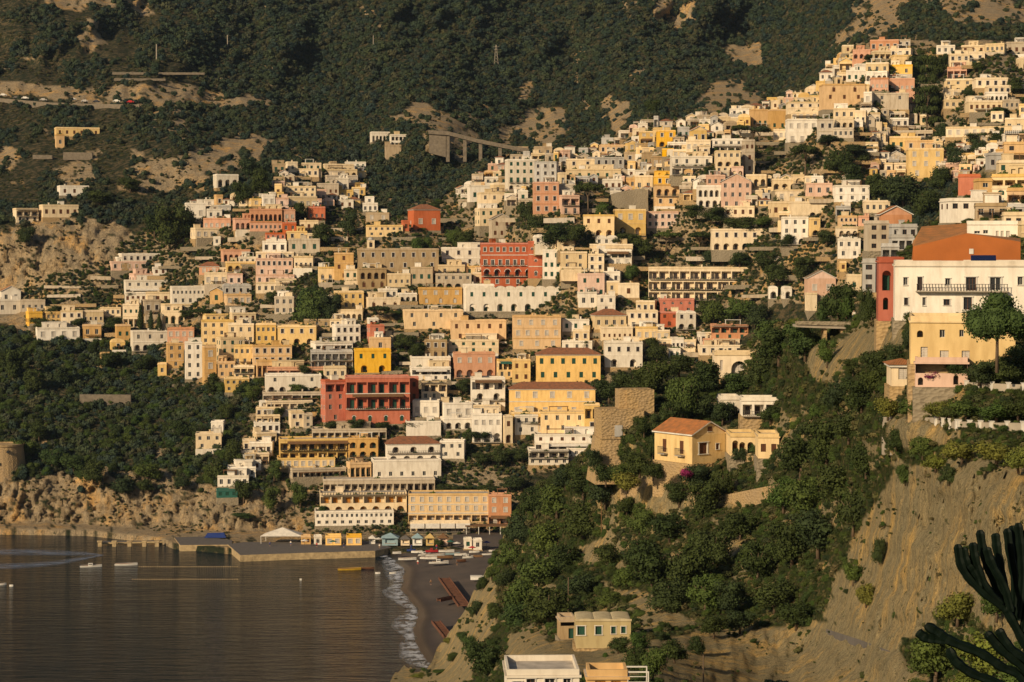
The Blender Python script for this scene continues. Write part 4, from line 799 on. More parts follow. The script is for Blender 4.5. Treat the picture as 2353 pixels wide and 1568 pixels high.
tile(2,1,'''430 240 620 400 P r2/d2 f; 430 140 580 260 I w2; 190 120 430 400 S w3/w3/w3 f 5; 490 0 1000 90 C w6 f 2; 830 90 1015 185 W w3 f 5 k; 1130 60 1310 205 C w2; 1300 60 1600 140 V w4; 1300 140 1600 330 O a4/w3 f 5; 1780 55 1960 150 P w3;
2150 50 2352 240 C a3/w3 f; 1950 340 2250 430 C w4; 930 370 1230 600 Y w3/a2 f 5; 1230 390 1530 530 P w5/w5 f 3; 650 420 940 610 Y w3/a3 f 2; 190 610 400 680 W w3 v; 400 620 580 750 C a1 v; 280 740 450 1000 W w2/w3/w3 f 2;
440 760 690 920 C w2/w2 f 2; 450 900 640 980 C w2; 600 960 850 1170 P w2/w4 f 3; 750 620 970 690 W w3 v; 700 690 1110 800 C r6; 850 740 1110 870 W r4/w3; 700 780 850 930 C w2/w2; 840 940 1010 1040 W w2; 850 1030 1000 1130 C w1; 970 1050 1170 1170 C w1;
600 1130 780 1260 W w2; 780 1160 950 1310 W w2/w1; 1140 1210 1330 1310 C w3; 1050 1300 1340 1460 C w4/w3 f; 1490 1310 1690 1460 W w2/a2 v; 720 1330 1050 1460 C w4 h; 450 1380 710 1480 W w3 f; 800 1450 1110 1568 C w6 f; 1130 1450 1340 1568 Y w3;
0 1350 450 1640 O w4/w5/w3 f 3 w; 1820 1430 2170 1560 S r4/w3; 1250 1480 1450 1570 C w3; 560 1480 720 1570 C w2; 1700 1500 1850 1600 W w2; 1340 1560 1470 1640 C w1''')
tile(1,1,'''610 0 930 60 C a5; 250 -5 600 60 C w6; 620 55 930 135 I w6; 240 155 560 250 C w6/w5; 240 250 560 350 C w5; 560 130 760 240 I w4; 700 190 880 265 Y w3; 880 165 1010 240 Y w2; 1000 250 1100 310 W w1; 980 310 1120 390 W w3; 760 280 900 350 W w2;
-60 365 240 480 S a7 f 2; 240 370 360 470 S w2; -60 480 240 560 S w7 f 2; 480 345 640 470 T w3; 240 490 370 570 T w2; 85 585 270 640 T w4; 400 470 580 560 C w3; 280 570 470 640 Y w2; 470 590 640 660 C w3; 1010 515 1350 610 Y w6/w4 f 4; 1010 400 1240 470 B w2;
1940 150 2150 290 W w2; 1880 230 1990 300 W a1; 2150 130 2350 220 C w2 v; 2030 215 2320 370 C w3/w2; 2010 360 2330 510 C w4/w3; 2140 450 2352 620 I w2/w3 g; 60 660 300 760 W w3; 300 640 600 760 I w3; 0 760 350 830 C w5; 0 820 350 970 P w7/w3;
350 800 540 910 C w4; 720 770 900 1010 O w1/w2/w1; 570 900 720 1030 Y c2; 1020 640 1090 720 C c1 m; 930 910 1200 1090 B a4/c3; 800 920 940 1010 C w2; 1700 720 2120 880 W w4/w4 f 2 b; 1670 880 1920 970 C w2; 1910 890 2060 970 Y w2; 1640 960 1980 1080 I w5/a4 f 3;
1990 950 2150 1060 C w2; 1200 960 1420 1070 C w4; 1420 900 1640 1040 B w3; 1120 1100 1300 1180 W w3; 1000 1180 1330 1280 C c3; 1300 1140 1480 1210 W a3; 1900 1060 2190 1310 W w3/w3/a2 f 3 n; 1780 1390 2300 1570 O w5/w3 f 3 k; 160 1010 370 1060 C w2; 0 970 370 1050 P w5;
0 1040 240 1130 C w4; 170 1170 370 1330 I w3/w3; 1020 1370 1130 1430 W w2; 0 1420 190 1590 Y w4/w3; 200 1440 570 1600 Y w4/a3; 700 1430 960 1590 W w4/w4; 1020 1430 1180 1590 T w1/w2; 720 1290 1000 1380 C a5; 440 1380 700 1450 B w3; 680 1380 900 1440 C w4''')
tile(0,1,'''1700 310 1890 460 W w2; 1900 365 2040 450 W w2; 1870 450 2150 550 S w5; 2140 450 2352 550 S a4; 1750 540 2040 630 C w4; 1960 620 2040 690 W w1; 2030 740 2300 840 S a5; 2070 850 2350 930 Y a4; 2190 805 2352 860 W w3; 1830 880 2030 960 S w2 h;
1190 960 1520 1040 P w5; 1140 1020 1550 1140 W w5/r6 f 5; 1400 900 1530 965 W w2; 1150 1130 1350 1220 W w4; 1340 1130 1560 1230 C w3; 1880 950 2090 1060 C w3; 2090 960 2230 1060 P w2; 1930 1110 2060 1230 O w1 g; 2040 1060 2310 1150 G w4 v; 2060 1150 2310 1240 O w4;
0 1110 190 1220 W w2 g; -60 1200 190 1320 W w2; 190 1200 420 1300 I w4; 240 1310 390 1430 V w2; 400 1310 560 1380 Y w3; 560 1300 760 1440 C w3/w3; 750 1300 950 1410 C w4; 920 1270 1130 1340 C w4; 1130 1240 1290 1440 C w3/r3 f; 1300 1200 1480 1320 I w2; 1480 1240 1850 1310 C w5;
1490 1300 1720 1410 C a3; 330 1455 730 1560 W w4; 1540 1460 1790 1640 S w4/w3; 1850 1390 2150 1600 Y w4/w4/w4; 2100 1420 2352 1600 C w3/w4; 1060 1430 1200 1560 O w2; 760 1430 930 1540 O w2; 1860 1330 2100 1400 Y w4; 2110 1320 2352 1400 C w4''')
tile(0,2,'''920 120 1010 230 O w1/w1; 1010 10 1150 85 Y w1 v; 1200 -80 1540 90 W w3/a4 f 6; 1530 30 1690 250 O w2/w2/w1; 1450 215 1540 320 Y w1; 1700 20 1860 350 W w2/w2/w2/w2 f 3; 1860 60 1990 400 O w1/w1/w1; 1990 -20 2250 200 C w3/w3/a4 f; 2000 200 2160 340 O w3/w2;
2150 50 2352 230 Y w4/w3; 2150 240 2352 350 C r3/w3; 2060 350 2290 470 Y w4/w3; 1800 860 2040 1000 C w3/w2 f; 1940 750 2070 850 W c2; 2150 1110 2400 1190 W w3; 2090 1170 2352 1260 W w4; 2000 1250 2300 1345 W w4; 2230 920 2352 1020 C w2; 2190 1020 2400 1110 W r3''')
tile(1,2,'''-40 50 330 220 O w5/w5 f 4; 0 190 200 330 O r4; 500 20 890 100 W r6; 500 100 890 250 G r6/r6 f 2; 900 90 1240 290 V w3/a2 f 3; 1040 -20 1240 100 O w1 f 3; 1550 0 1760 160 B w3/c3; 1770 0 2240 110 C w5/w3 f; 1410 155 1790 260 W w1/- f 5; 1410 250 1790 370 W r4/w4 f 5;
1520 380 1760 550 C r3/w3 f; 2200 180 2360 350 Y r3/w2; 1970 350 2290 640 W r3/a2/w2 f 3; 80 320 600 470 W w3/a5 f 3; 100 250 620 330 S r5; 620 250 830 350 C w3; 60 480 600 560 I r6; 60 560 520 630 C r6; 0 620 250 700 C w4; 0 690 220 770 C r4; -20 760 220 850 W w4;
-30 850 190 950 C r3; -60 940 170 1050 W w3; -80 1040 120 1130 C r3; 300 660 440 800 C w2/w1; 430 680 520 800 I w1/w1; 1440 560 1700 700 W w3; 1690 580 1990 720 W w3 f; 1370 750 1700 870 W -; 1690 720 1990 810 W a3; 1980 680 2260 930 W w4/a3 f 3; 2255 700 2360 940 C w1/a1;
1990 600 2250 690 C w4; 510 820 1200 900 I r10 f 2; 1690 930 1930 1080 W w3/w2; 830 1130 1060 1250 O r4; 280 1180 830 1260 I r9; 1060 -10 1260 20 C -''')
tile(2,2,'''0 180 170 380 Y w2/w2; 840 20 1200 240 W w4/a2 f 3; 460 10 770 100 W w3; 0 690 240 860 W w3/w2; 200 870 810 1000 W w6/r6 f 3; 140 1010 520 1140 W r4/w5 f 3; 500 1000 700 1060 W w3; 1450 -20 1580 80 W w3; 1440 80 1560 160 W c2; 1700 50 2120 130 C w5 f; 1560 0 1700 70 C w2; 1740 -10 1950 50 S w3''')
# --- infill: the small houses that fill the gaps of the town
TREESPOTS = [(2085,60,2353,330),(1950,60,2100,180),(690,630,800,740),(830,380,1060,500),(1415,470,1640,600),(1730,560,1870,700),(1600,670,1760,740),(1720,300,2000,420),(1880,420,2200,520),(1290,430,1410,500),(1190,480,1350,545),(1030,520,1100,570),(2095,110,2180,300),(680,480,790,600),(320,460,440,600),(1080,1030,1240,1130)]
def infill():
    r = random.Random(21); cnt = 0
    for y in list(range(110, 1235, 13)) + list(range(117, 1235, 17)):
        x = 60 + r.randrange(20)
        while x < 2340:
            w_ = r.randrange(14, 34); h = r.randrange(10, 24); cx = x + w_ / 2
            if inpoly(np.array([cx]), np.array([y - h * .5]), TOWN)[0] and not any(a < cx < c and b < y < d for a, b, c, d in TREESPOTS) and y < (ftop(cx) + 12 if cx > 890 else 9999):
                c = COVER[int((y - h) / 4):int(y / 4) + 1, int(x / 4):int((x + w_) / 4) + 1]
                if c.mean() < .8 and cnt < 270 and r.random() < .93:
                    house(x, y - h, x + w_, y, r.choice('WWWCCCIIIYOPGB'), '', r.choice('fffffvhg')); cnt += 1; x += w_; continue
            x += 9
    return cnt
n_in = infill()
print('houses', len(HOUSES), 'infill', n_in)
# ---------------------------------------------------------------- the headland's buildings
FT = dict(lay='f')
wh = house(2047,613,2440,738,'W','','f',3,13,'f',2,'large white house with a long balcony standing over the stone bridge','villa',None,0,14,'house',True,True,None,
 [(613,671,[(2071,638,656,9,'g'),(2105,637,668,11,'d'),(2170,640,656,11,'g'),(2224,637,668,23,'d'),(2281,637,668,25,'g'),(2338,636,655,11,'g'),(2400,636,660,12,'g')]),
  (671,738,[(2073,685,702,9,'b'),(2115,684,703,7,'g'),(2168,688,702,14,'b'),(2217,683,712,19,'b'),(2284,682,706,19,'b'),(2370,684,704,12,'g')])])
sW = depth(2243, 738, 'f') / F
link('balcony', BALC, wh, (-2.2, -.003, (738 - 669) * sW), (11.6, .9, 1)); link('railing', RAIL[30], wh, (-2.2, 0, (738 - 669) * sW), (11.5, .9, .9))
for k, x in enumerate((-5, 2.5)):
    m_ = MB()
    for j in range(9):
        a0, a1 = math.pi * j / 9, math.pi * (j + 1) / 9; q = [(-math.cos(a0) * 3, math.sin(a0) * .5), (-math.cos(a1) * 3, math.sin(a1) * .5)]
        m_.poly([(q[0][0], 2, q[0][1]), (q[1][0], 2, q[1][1]), (q[1][0], 9, q[1][1]), (q[0][0], 9, q[0][1])][::1]); m_.poly([(q[0][0], 2, 0), (q[0][0], 2, q[0][1]), (q[1][0], 2, q[1][1]), (q[1][0], 2, 0)][::-1])
    m_.build('vault', ['wall_W'], wh).location = (x, 0, (738 - 613) * sW + .2)
m_ = MB(); m_.box(-1.6, 0, 0, 1.6, .12, 1.7); sp = m_.build('solar_panel', ['solar'], wh); sp.location = (.7, 3, (738 - 613) * sW + .25); sp.rotation_euler = (-.8, 0, 0)
def prism(name, poly, Y, thick, mat, label, cat, top=None, parent=None, mb=None):
    """a wall with an outline in picture units, at distance Y, with real thickness"""
    o = None
    c = np.mean([pt(a, b, Y) for a, b in poly], 0); m = MB(); fr_ = [pt(a, b, Y) - c for a, b in poly]; bk = [p + np.array([p[0] * .0, thick, 0]) for p in fr_]; n = len(poly)
    m.poly(fr_[::-1]); m.poly(bk)
    for i in range(n): a, b = i, (i + 1) % n; m.poly([fr_[a], fr_[b], bk[b], bk[a]], 0 if top is None or abs(fr_[a][0] - fr_[b][0]) < abs(fr_[a][2] - fr_[b][2]) or (fr_[a][2] + fr_[b][2]) < 0 else 1)
    o = m.build(name, [mat] + ([top] if top else []), parent); o.location = tuple(c); o['kind'] = 'thing'
    if label: tag(o, label, cat)
    return o
# burnt orange house: sloped lower wall, old roof above it, higher block at the right
oh = link('house', None, None, tuple(pt(2215, 640, 296))); tag(oh, 'burnt orange house with a long slanting wall behind the large white house', 'house')
def oh_part(name, poly3, mats):
    m = MB(); c = pt(2215, 640, 296)
    for q, k in poly3: m.poly([pt(*p) - c for p in q], k)
    return m.build(name, mats, oh)
oh_part('wall', [([(2082,650,296),(2345,650,296),(2345,556,296),(2222,536,296),(2098,567,296),(2098,600,296)],0), ([(2345,650,296),(2345,650,310),(2345,550,310),(2345,556,296)],0),
                 ([(2082,650,296),(2098,600,296),(2098,567,296),(2098,566,308),(2090,640,308)],0)], ['burnt_orange'])
oh_part('roof', [([(2098,567,296),(2222,536,296),(2222,513,307),(2118,521,307)],0), ([(2098,567,296),(2118,521,307),(2096,560,307)],0), ([(2222,536,296),(2345,556,296),(2345,548,309),(2222,540,309)],0)], ['roof_moss'])
oh_part('vent', [([(2227,584,295.9),(2237,584,295.9),(2237,572,295.9),(2227,572,295.9)],0)], ['frame_white'])
house(2222,517,2337,550,'W','','f',0,7,'f',-6,'white top storey with a row of windows on the burnt orange house','house','w',0,6,'house',True,False,None,[(517,550,[(2246,531,537,13,'g'),(2265,529,537,11,'g'),(2291,531,545,6,'w'),(2302,531,545,6,'w'),(2315,531,545,8,'w')])])
rh = house(2013,604,2076,738,'K','','f',2,9,'f',-3,'narrow red house with two tall arched windows beside the large white house','house','n',0,14,'house',True,False,None,[(604,672,[(2033,622,668,20,'N')]),(672,738,[(2031,684,712,12,'N')])])
tile(3,1,'''880 490 1110 740 I w3/w3/w3 f 12; 1110 520 1370 640 G w3 f 8; 1110 640 1330 730 G r3 f 6; 1000 425 1320 500 S - g 10; 1040 730 1200 820 G r2; 870 850 1000 1120 G w1/w1/w1; 1580 285 2160 480 W w5/- f 14; 1750 60 1950 230 T - f 0; 1890 100 2060 260 O w1/w1; 2060 60 2420 180 Y r3 f;
2060 170 2250 310 C c1/w1; 2200 190 2440 330 O r2; 1900 330 2200 450 B w3; 2200 340 2440 480 G r3/w2; 2150 440 2440 540 C w3; 2300 500 2460 640 C w1/w1''', lay='f', foot=10)
tile(3,0,'''2160 1330 2440 1490 O w2/- f 4; 2180 1230 2440 1330 G r4/r4 f; 2000 1430 2160 1560 G w2; 2100 1500 2352 1600 C w3''', lay='f', foot=10)
house(1848,640,1920,680,'P','w2','g',8,10,label='pink villa with a white-edged pediment above the stone bridge',name='villa',cat='villa',win='w')
ph = house(2086,742,2330,838,'Z','','f',2,11,'f',-4,'peach house with pale shutters under the spreading pine','house','w',0,8,'house',True,False,None,[(742,790,[(2108,760,776,14,'D'),(2160,758,776,12,'g'),(2205,758,774,10,'g')]),(790,838,[(2118,798,834,16,'w'),(2165,806,828,20,'w'),(2215,806,828,18,'w')])])
house(2037,862,2104,888,'C','w5','t',6,6,'f',-2,'small white pavilion with an orange tiled roof below the peach house','pavilion','w',0,4,'pavilion')
house(2100,858,2222,890,'P','','f',3,4,'f',-4,'low pink garden wall house with two small arches','house','g',0,4,'house',True,False,None,[(858,890,[(2112,868,886,12,'G'),(2195,862,884,12,'D')])])
yh = house(1503,998,1671,1064,'Z','','g',40,11,'f',-2,'yellow house with a pediment and an orange tiled roof','villa','k',0,7,'villa',True,True,None,[(998,1064,[(1556,1016,1042,24,'k'),(1625,1020,1034,10,'k')])])
y2 = bpy.data.objects['gable']; m_ = MB(); m_.box(-.5, -.06, 0, .5, .02, .9); m_.box(-.62, -.09, -.1, .62, 0, 0, 1)
g_ = m_.build('window', ['shutter_brown', 'frame_white'], yh); g_.location = (0, -.02, (1064 - 998) * depth(1587, 1064, 'f') / F + .5)
for k, yy in enumerate((3.0, 8.0)):
    wo = link('window', WIN['k'], yh, (-4.75, yy, 1.7), (1.0, 1, 2.4), -math.pi / 2)
XW = min(v.co.x for v in [c for c in yh.children if c.name.startswith('wall')][0].data.vertices)
for c in yh.children:
    if c.name.startswith('window') and abs(c.location.x + 4.75) < .01:
        c.location.x = XW - .03; bl = link('balcony', BALC, c, (0, -.02, -.1), (2.0, .9, .6)); link('railing', RAIL[14], bl, None, (1, 1, .9))
house(1668,1004,1738,1048,'Z','','f',6,8,'f',-3,'low yellow wing with arched doors right of the pediment house','house','k',0,5,'house',True,False,None,[(1004,1048,[(1681,1012,1042,14,'K'),(1700,1016,1042,14,'K'),(1722,1016,1042,14,'K')])])
house(1735,1006,1790,1054,'Z','w2','f',4,8,'f',-2,'small yellow end house with white roof past the arched wing','house','k',0,5)
house(1648,919,1700,968,'W','a2','f',6,7,'f',2,'white garden pavilion with two tall arches','pavilion','g',0,5,'pavilion'); house(1699,922,1838,956,'W','r5','f',4,6,'f',3,'long white pergola terrace joined to the garden pavilion','pergola','g',0,5,'pergola')
house(1636,817,1734,868,'C','','f',4,8,'f',0,'cream house with one great arched window at the edge of the grove','house','w',0,8,'house',True,False,None,[(817,868,[(1653,828,852,6,'w'),(1696,830,860,36,'W')])])
house(1620,862,1652,896,'Y','c1','f',6,5,'f',-2,'tiny yellow gatehouse below the cream arched house','cottage','k',0,6)
wv = house(1318,1424,1450,1490,'L','','y',3,6,'f',0,'low olive stone house with wavy vaulted roof and green shutters','house','n',0,4,'house',True,True,None,[(1424,1490,[(1330,1438,1459,18,'n'),(1372,1438,1458,15,'n'),(1408,1439,1456,11,'n'),(1432,1439,1455,11,'n')])])
house(1284,1438,1318,1470,'B','','f',8,4,'f',0,'brown lean-to with a blue door joined to the wavy-roofed house','shed','g',0,3,'shed',True,False,None,[(1438,1470,[(1308,1444,1468,12,'n')])])
house(1155,1556,1332,1640,'W','','f',3,7,'f',-4,'little white house at the foot of the picture with four windows','cottage','g',0,8,'small house',True,True,None,[(1556,1640,[(1180,1564,1580,20,'g'),(1213,1558,1580,20,'b'),(1260,1558,1580,24,'g'),(1302,1558,1580,18,'g')])])
house(1345,1560,1442,1640,'O','','f',3,3,'f',-6,'orange shed with a grey roof edge beside the lowest little white house','shed','o',0,6,'shed',True,False,None,[(1560,1640,[(1376,1563,1590,24,'o'),(1414,1563,1590,22,'o')])])
fr_o = link('pergola', None, None, tuple(pt(1466, 1600, depth(1466, 1600, 'f') - 7))); sF = depth(1466, 1600, 'f') / F
for x0, z0, x1, z1 in ((-.95, -2, -.85, 2.05), (.85, -2, .95, 2.05), (-.95, 2.05, .95, 2.17), (-.85, 1.2, .85, 1.26)): m_ = MB(); m_.box(x0, 0, z0, x1, .1, z1); m_.box(x0, 2.4, z0, x1, 2.5, z1); m_.build('beam' if x1 - x0 > 1 else 'post', ['frame_white'], fr_o)
tag(fr_o, 'thin white pergola frame right of the orange shed at the picture foot', 'pergola')
# square ruined tower
tw = link('tower', None, None, tuple(pt(1440, 1005, 436)), None, R(8)); tag(tw, 'square ruined stone tower with a flared base at the edge of the headland', 'tower'); q = 436 / F
def tbox(name, x0, x1, t, b, y0, y1, flare=0, mat='masonry', parent=None, ragged=0):
    m = MB(); X0, X1, Z0, Z1 = (x0 - 1440) * q, (x1 - 1440) * q, (1005 - b) * q, (1005 - t) * q; f = flare
    m.v = [(X0 - f, y0 - f, Z0), (X1 + f, y0 - f, Z0), (X1 + f, y1, Z0), (X0 - f, y1, Z0), (X0, y0, Z1), (X1, y0, Z1), (X1, y1, Z1), (X0, y1, Z1)]; m.f = [(0,3,2,1),(4,5,6,7),(0,1,5,4),(1,2,6,5),(2,3,7,6),(3,0,4,7)]; m.m = [0] * 6
    r = random.Random(3)
    for k in range(ragged): a = X0 + (X1 - X0) * (k + .1) / ragged; m.box(a, y0, Z1, a + (X1 - X0) / ragged * r.uniform(.4, .85), y0 + .8, Z1 + r.uniform(.08, .32))
    return m.build(name, [mat], parent or tw)
tbox('upper_block', 1444, 1508, 897, 1012, 1.5, 8, ragged=4); tbox('turret', 1428, 1443.8, 897, 1012, 2.2, 7, ragged=1); tbox('wall', 1379, 1478, 941, 1006, -1.2, 7.5, ragged=5); tbox('flared_base', 1376, 1484, 1008, 1110, -1.4, 7.5, 1.3, 'masonry'); tbox('cornice', 1375, 1485, 1005.8, 1008, -1.6, 7.6)
tbox('window', 1409, 1427, 976, 1002, -1.35, -1.2, 0, 'wall_G')
# round watchtower on the shore cliff
p0 = pt(0, 1083, depth(0, 1083) - 3); rt = MB(); n = 28
for j, (z, r) in enumerate([(-5, 9.2), (0, 8.7), (9, 7.8), (9.3, 8.1), (10, 8.1)]):
    for k in range(n): rt.v.append((math.cos(6.283 * k / n) * r, math.sin(6.283 * k / n) * r, z))
for j in range(4):
    for k in range(n): rt.f.append((j * n + k, j * n + (k + 1) % n, (j + 1) * n + (k + 1) % n, (j + 1) * n + k)); rt.m.append(0)
rt.poly([(math.cos(6.283 * k / n) * 8, math.sin(6.283 * k / n) * 8, 9.6) for k in range(n)])
to = link('tower', None, None, tuple(p0 + np.array([-.5, 8, 0]))); rt.build('wall', ['masonry'], to); tag(to, 'round stone watchtower above the shore rocks at the edge of the wood', 'tower')
for x, z in ((-2.5, 6.5), (3.5, 7), (.5, 2.2)): m_ = MB(); m_.box(x - .4, -math.sqrt(75 - x * x) - .1, z, x + .4, -6, z + 1); m_.build('window', ['glass'], to)
# road viaduct on the far slope
vd = link('viaduct', None, None, tuple(pt(1100, 325, 1262))); tag(vd, 'grey stone road viaduct on tall piers crossing the far gully', 'viaduct'); c0 = pt(1100, 325, 1262)
VY = min(depth(x, y) for x, y in ((990,340),(1030,360),(1070,365),(1105,365),(1150,368),(1200,355),(1050,330),(1100,340))) - 4
def vpart(name, quads, th, mat):
    m = MB()
    for (x0, t0, x1, t1, b0, b1, Y) in quads:
        a = [pt(x0, b0, Y) - c0, pt(x1, b1, Y) - c0, pt(x1, t1, Y) - c0, pt(x0, t0, Y) - c0]; bk = [p + np.array([0, th, 0]) for p in a]
        m.poly(a); m.poly(bk[::-1])
        for i in range(4): m.poly([a[(i + 1) % 4], a[i], bk[i], bk[(i + 1) % 4]])
    m.build(name, [mat], vd)
vpart('deck', [(984,299,1030,302,308,311,VY),(1030,302,1100,320,311,329,VY),(1100,320,1180,336,329,345,VY),(1180,336,1215,342,345,352,VY)], 7, 'dark_stone'); vpart('wall', [(986,308.5,1026,311,352,362,VY+1)], 6, 'dark_stone')
for x, t, b in ((1029, 311.5, 372), (1068, 322, 372), (1104, 330.5, 374), (1149, 339.5, 378), (1192, 348, 380)): vpart('pier', [(x - 4, t, x + 4, t, b, b, VY+1)], 4, 'dark_stone')
# ---------------------------------------------------------------- bridge, garden walls, balustrades
br = link('bridge', None, None, tuple(pt(1930, 750, 380))); tag(br, 'stone footbridge with solid parapet spanning the wooded gap', 'bridge'); c0 = pt(1930, 750, 380); vd = br
vpart('parapet', [(1828,738,1900,739,746,748,378),(1900,739,2062,742,748,751,378)], .5, 'grey_masonry'); vpart('deck', [(1828,746.5,1900,748.5,752,755,378.3),(1900,748.5,2062,751.5,755,759,378.3)], 4, 'concrete'); vpart('pier', [(1893,756,1900,756,800,800,379),(1932,757,1955,757,812,812,379),(2000,758,2062,760,830,830,379)], 3.4, 'masonry')
def wallrun(pts, h, mat, label, th=.5, lay='f', post=None, name='garden_wall', dyy=-1.0, cat='wall'):
    P = [pt(x, y, depth(x, y, lay) + dyy) for x, y in pts]; c = P[len(P) // 2]; m = MB(); n = len(P)
    for a, b in zip(P[:-1], P[1:]):
        a = a - c; b = b - c; q = [(a[0], a[1], a[2] - 4), (b[0], b[1], b[2] - 4), (b[0], b[1], b[2] + h), (a[0], a[1], a[2] + h)]; k = [(x, y + th, z) for x, y, z in q]
        m.poly(q); m.poly(k[::-1]); m.poly([q[3], q[2], k[2], k[3]]); m.poly([q[0], q[3], k[3], k[0]]); m.poly([q[1], k[1], k[2], q[2]])
    o = link(name, None, None, tuple(c)); m.build('wall', [mat], o); o['kind'] = 'thing'
    if post:
        L_ = 0
        for a, b in zip(P[:-1], P[1:]):
            d = np.linalg.norm(b - a); k = 0.0
            while k < d:
                p = a + (b - a) * k / d - c; g = MB(); g.box(-.2, -.06, -1.5, .2, th + .05, h + .12); g.box(-.25, -.1, h + .12, .25, th + .1, h + .2); g.build('post', ['frame_white'], o).location = tuple(p); k += post
    if label: tag(o, label, cat)
    return o
wallrun([(2222,890),(2280,893),(2353,896),(2450,900)], .55, 'concrete', 'pale balustrade wall with white posts under the peach house', post=2.1)
wallrun([(2028,968),(2153,970)], .45, 'concrete', 'low grey parapet along the top of the creeper-covered slope'); wallrun([(2153,972),(2205,980),(2280,983),(2353,984),(2450,986)], .5, 'concrete', 'pale parapet with white posts above the great cliff', post=2.3)
wallrun([(1738,1052),(1672,1052),(1625,1090)], .3, 'masonry', 'stone terrace wall below the yellow pediment house'); wallrun([(1425,1118),(1470,1106),(1560,1110)], .4, 'masonry', 'stone terrace wall below the square ruined tower')
wallrun([(1640,1150),(1790,1120)], .5, 'masonry', 'broken stone wall between the bushes right of the terrace'); wallrun([(1900,1452),(1980,1478),(2057,1508)], .25, 'slab_grey', 'dark concrete gutter running down the great cliff', .6)
wallrun([(183,402+784.3-784.3+0),(210,404)], 2, 'masonry', None, 1, 'b') if False else None
prism('ruined_wall', [(1404,446),(1440,438),(1478,433),(1488,440),(1490,486),(1408,486)], depth(1447,486) - 1.5, 4, 'grey_masonry', 'ruined stone wall among houses above the pale cottage rows', 'wall')
for a, b, c, d, l in ((145,350,212,368,'ochre retaining wall in the woods below the yellow villa'), (258,166,470,172,'long upper terrace wall on the wooded slope left of the summit'), (262,180,380,186,'short second terrace wall under the long upper one'), (75,356,120,366,'small retaining wall at the far end below the yellow villa'), (183,907,300,931,'old brown retaining wall in the wood below the town'), (0,157,50,160,'thin pale wall in the scrub at the upper left edge'), (395,884,470,889,'low terrace wall under the outermost yellow houses')):
    prism('retaining_wall', [(a, b), (c, b + 1), (c, d), (a, d)], depth((a + c) / 2, d) - .8, 3, 'dark_stone', l, 'wall')
def terraces():
    r = random.Random(5); n = 0
    for y in range(150, 1230, 22):
        x = 60 + r.randrange(60)
        while x < 2340 and n < 110:
            w_ = r.randrange(40, 110); cx = x + w_ / 2
            if inpoly(np.array([x, x + w_]), np.array([y, y]), TOWN).all() and COVER[int(y / 4), int(x / 4):int((x + w_) / 4)].mean() < .75:
                h = r.randrange(6, 12); o = prism('terrace_wall', [(x, y), (x + w_, y + r.randrange(-2, 3)), (x + w_, y + h), (x, y + h)], depth(cx, y + h) - 1.4, 2.4, r.choice(['grey_masonry', 'masonry', 'grey_masonry', 'wall_I']), None, None)
                pend(o, ('long ' if w_ > 80 else 'short ' if w_ < 55 else '') + 'stone terrace wall between houses', cx, y, 'wall', 'terrace walls of the town'); n += 1
            x += w_ + r.randrange(30, 120)
terraces()
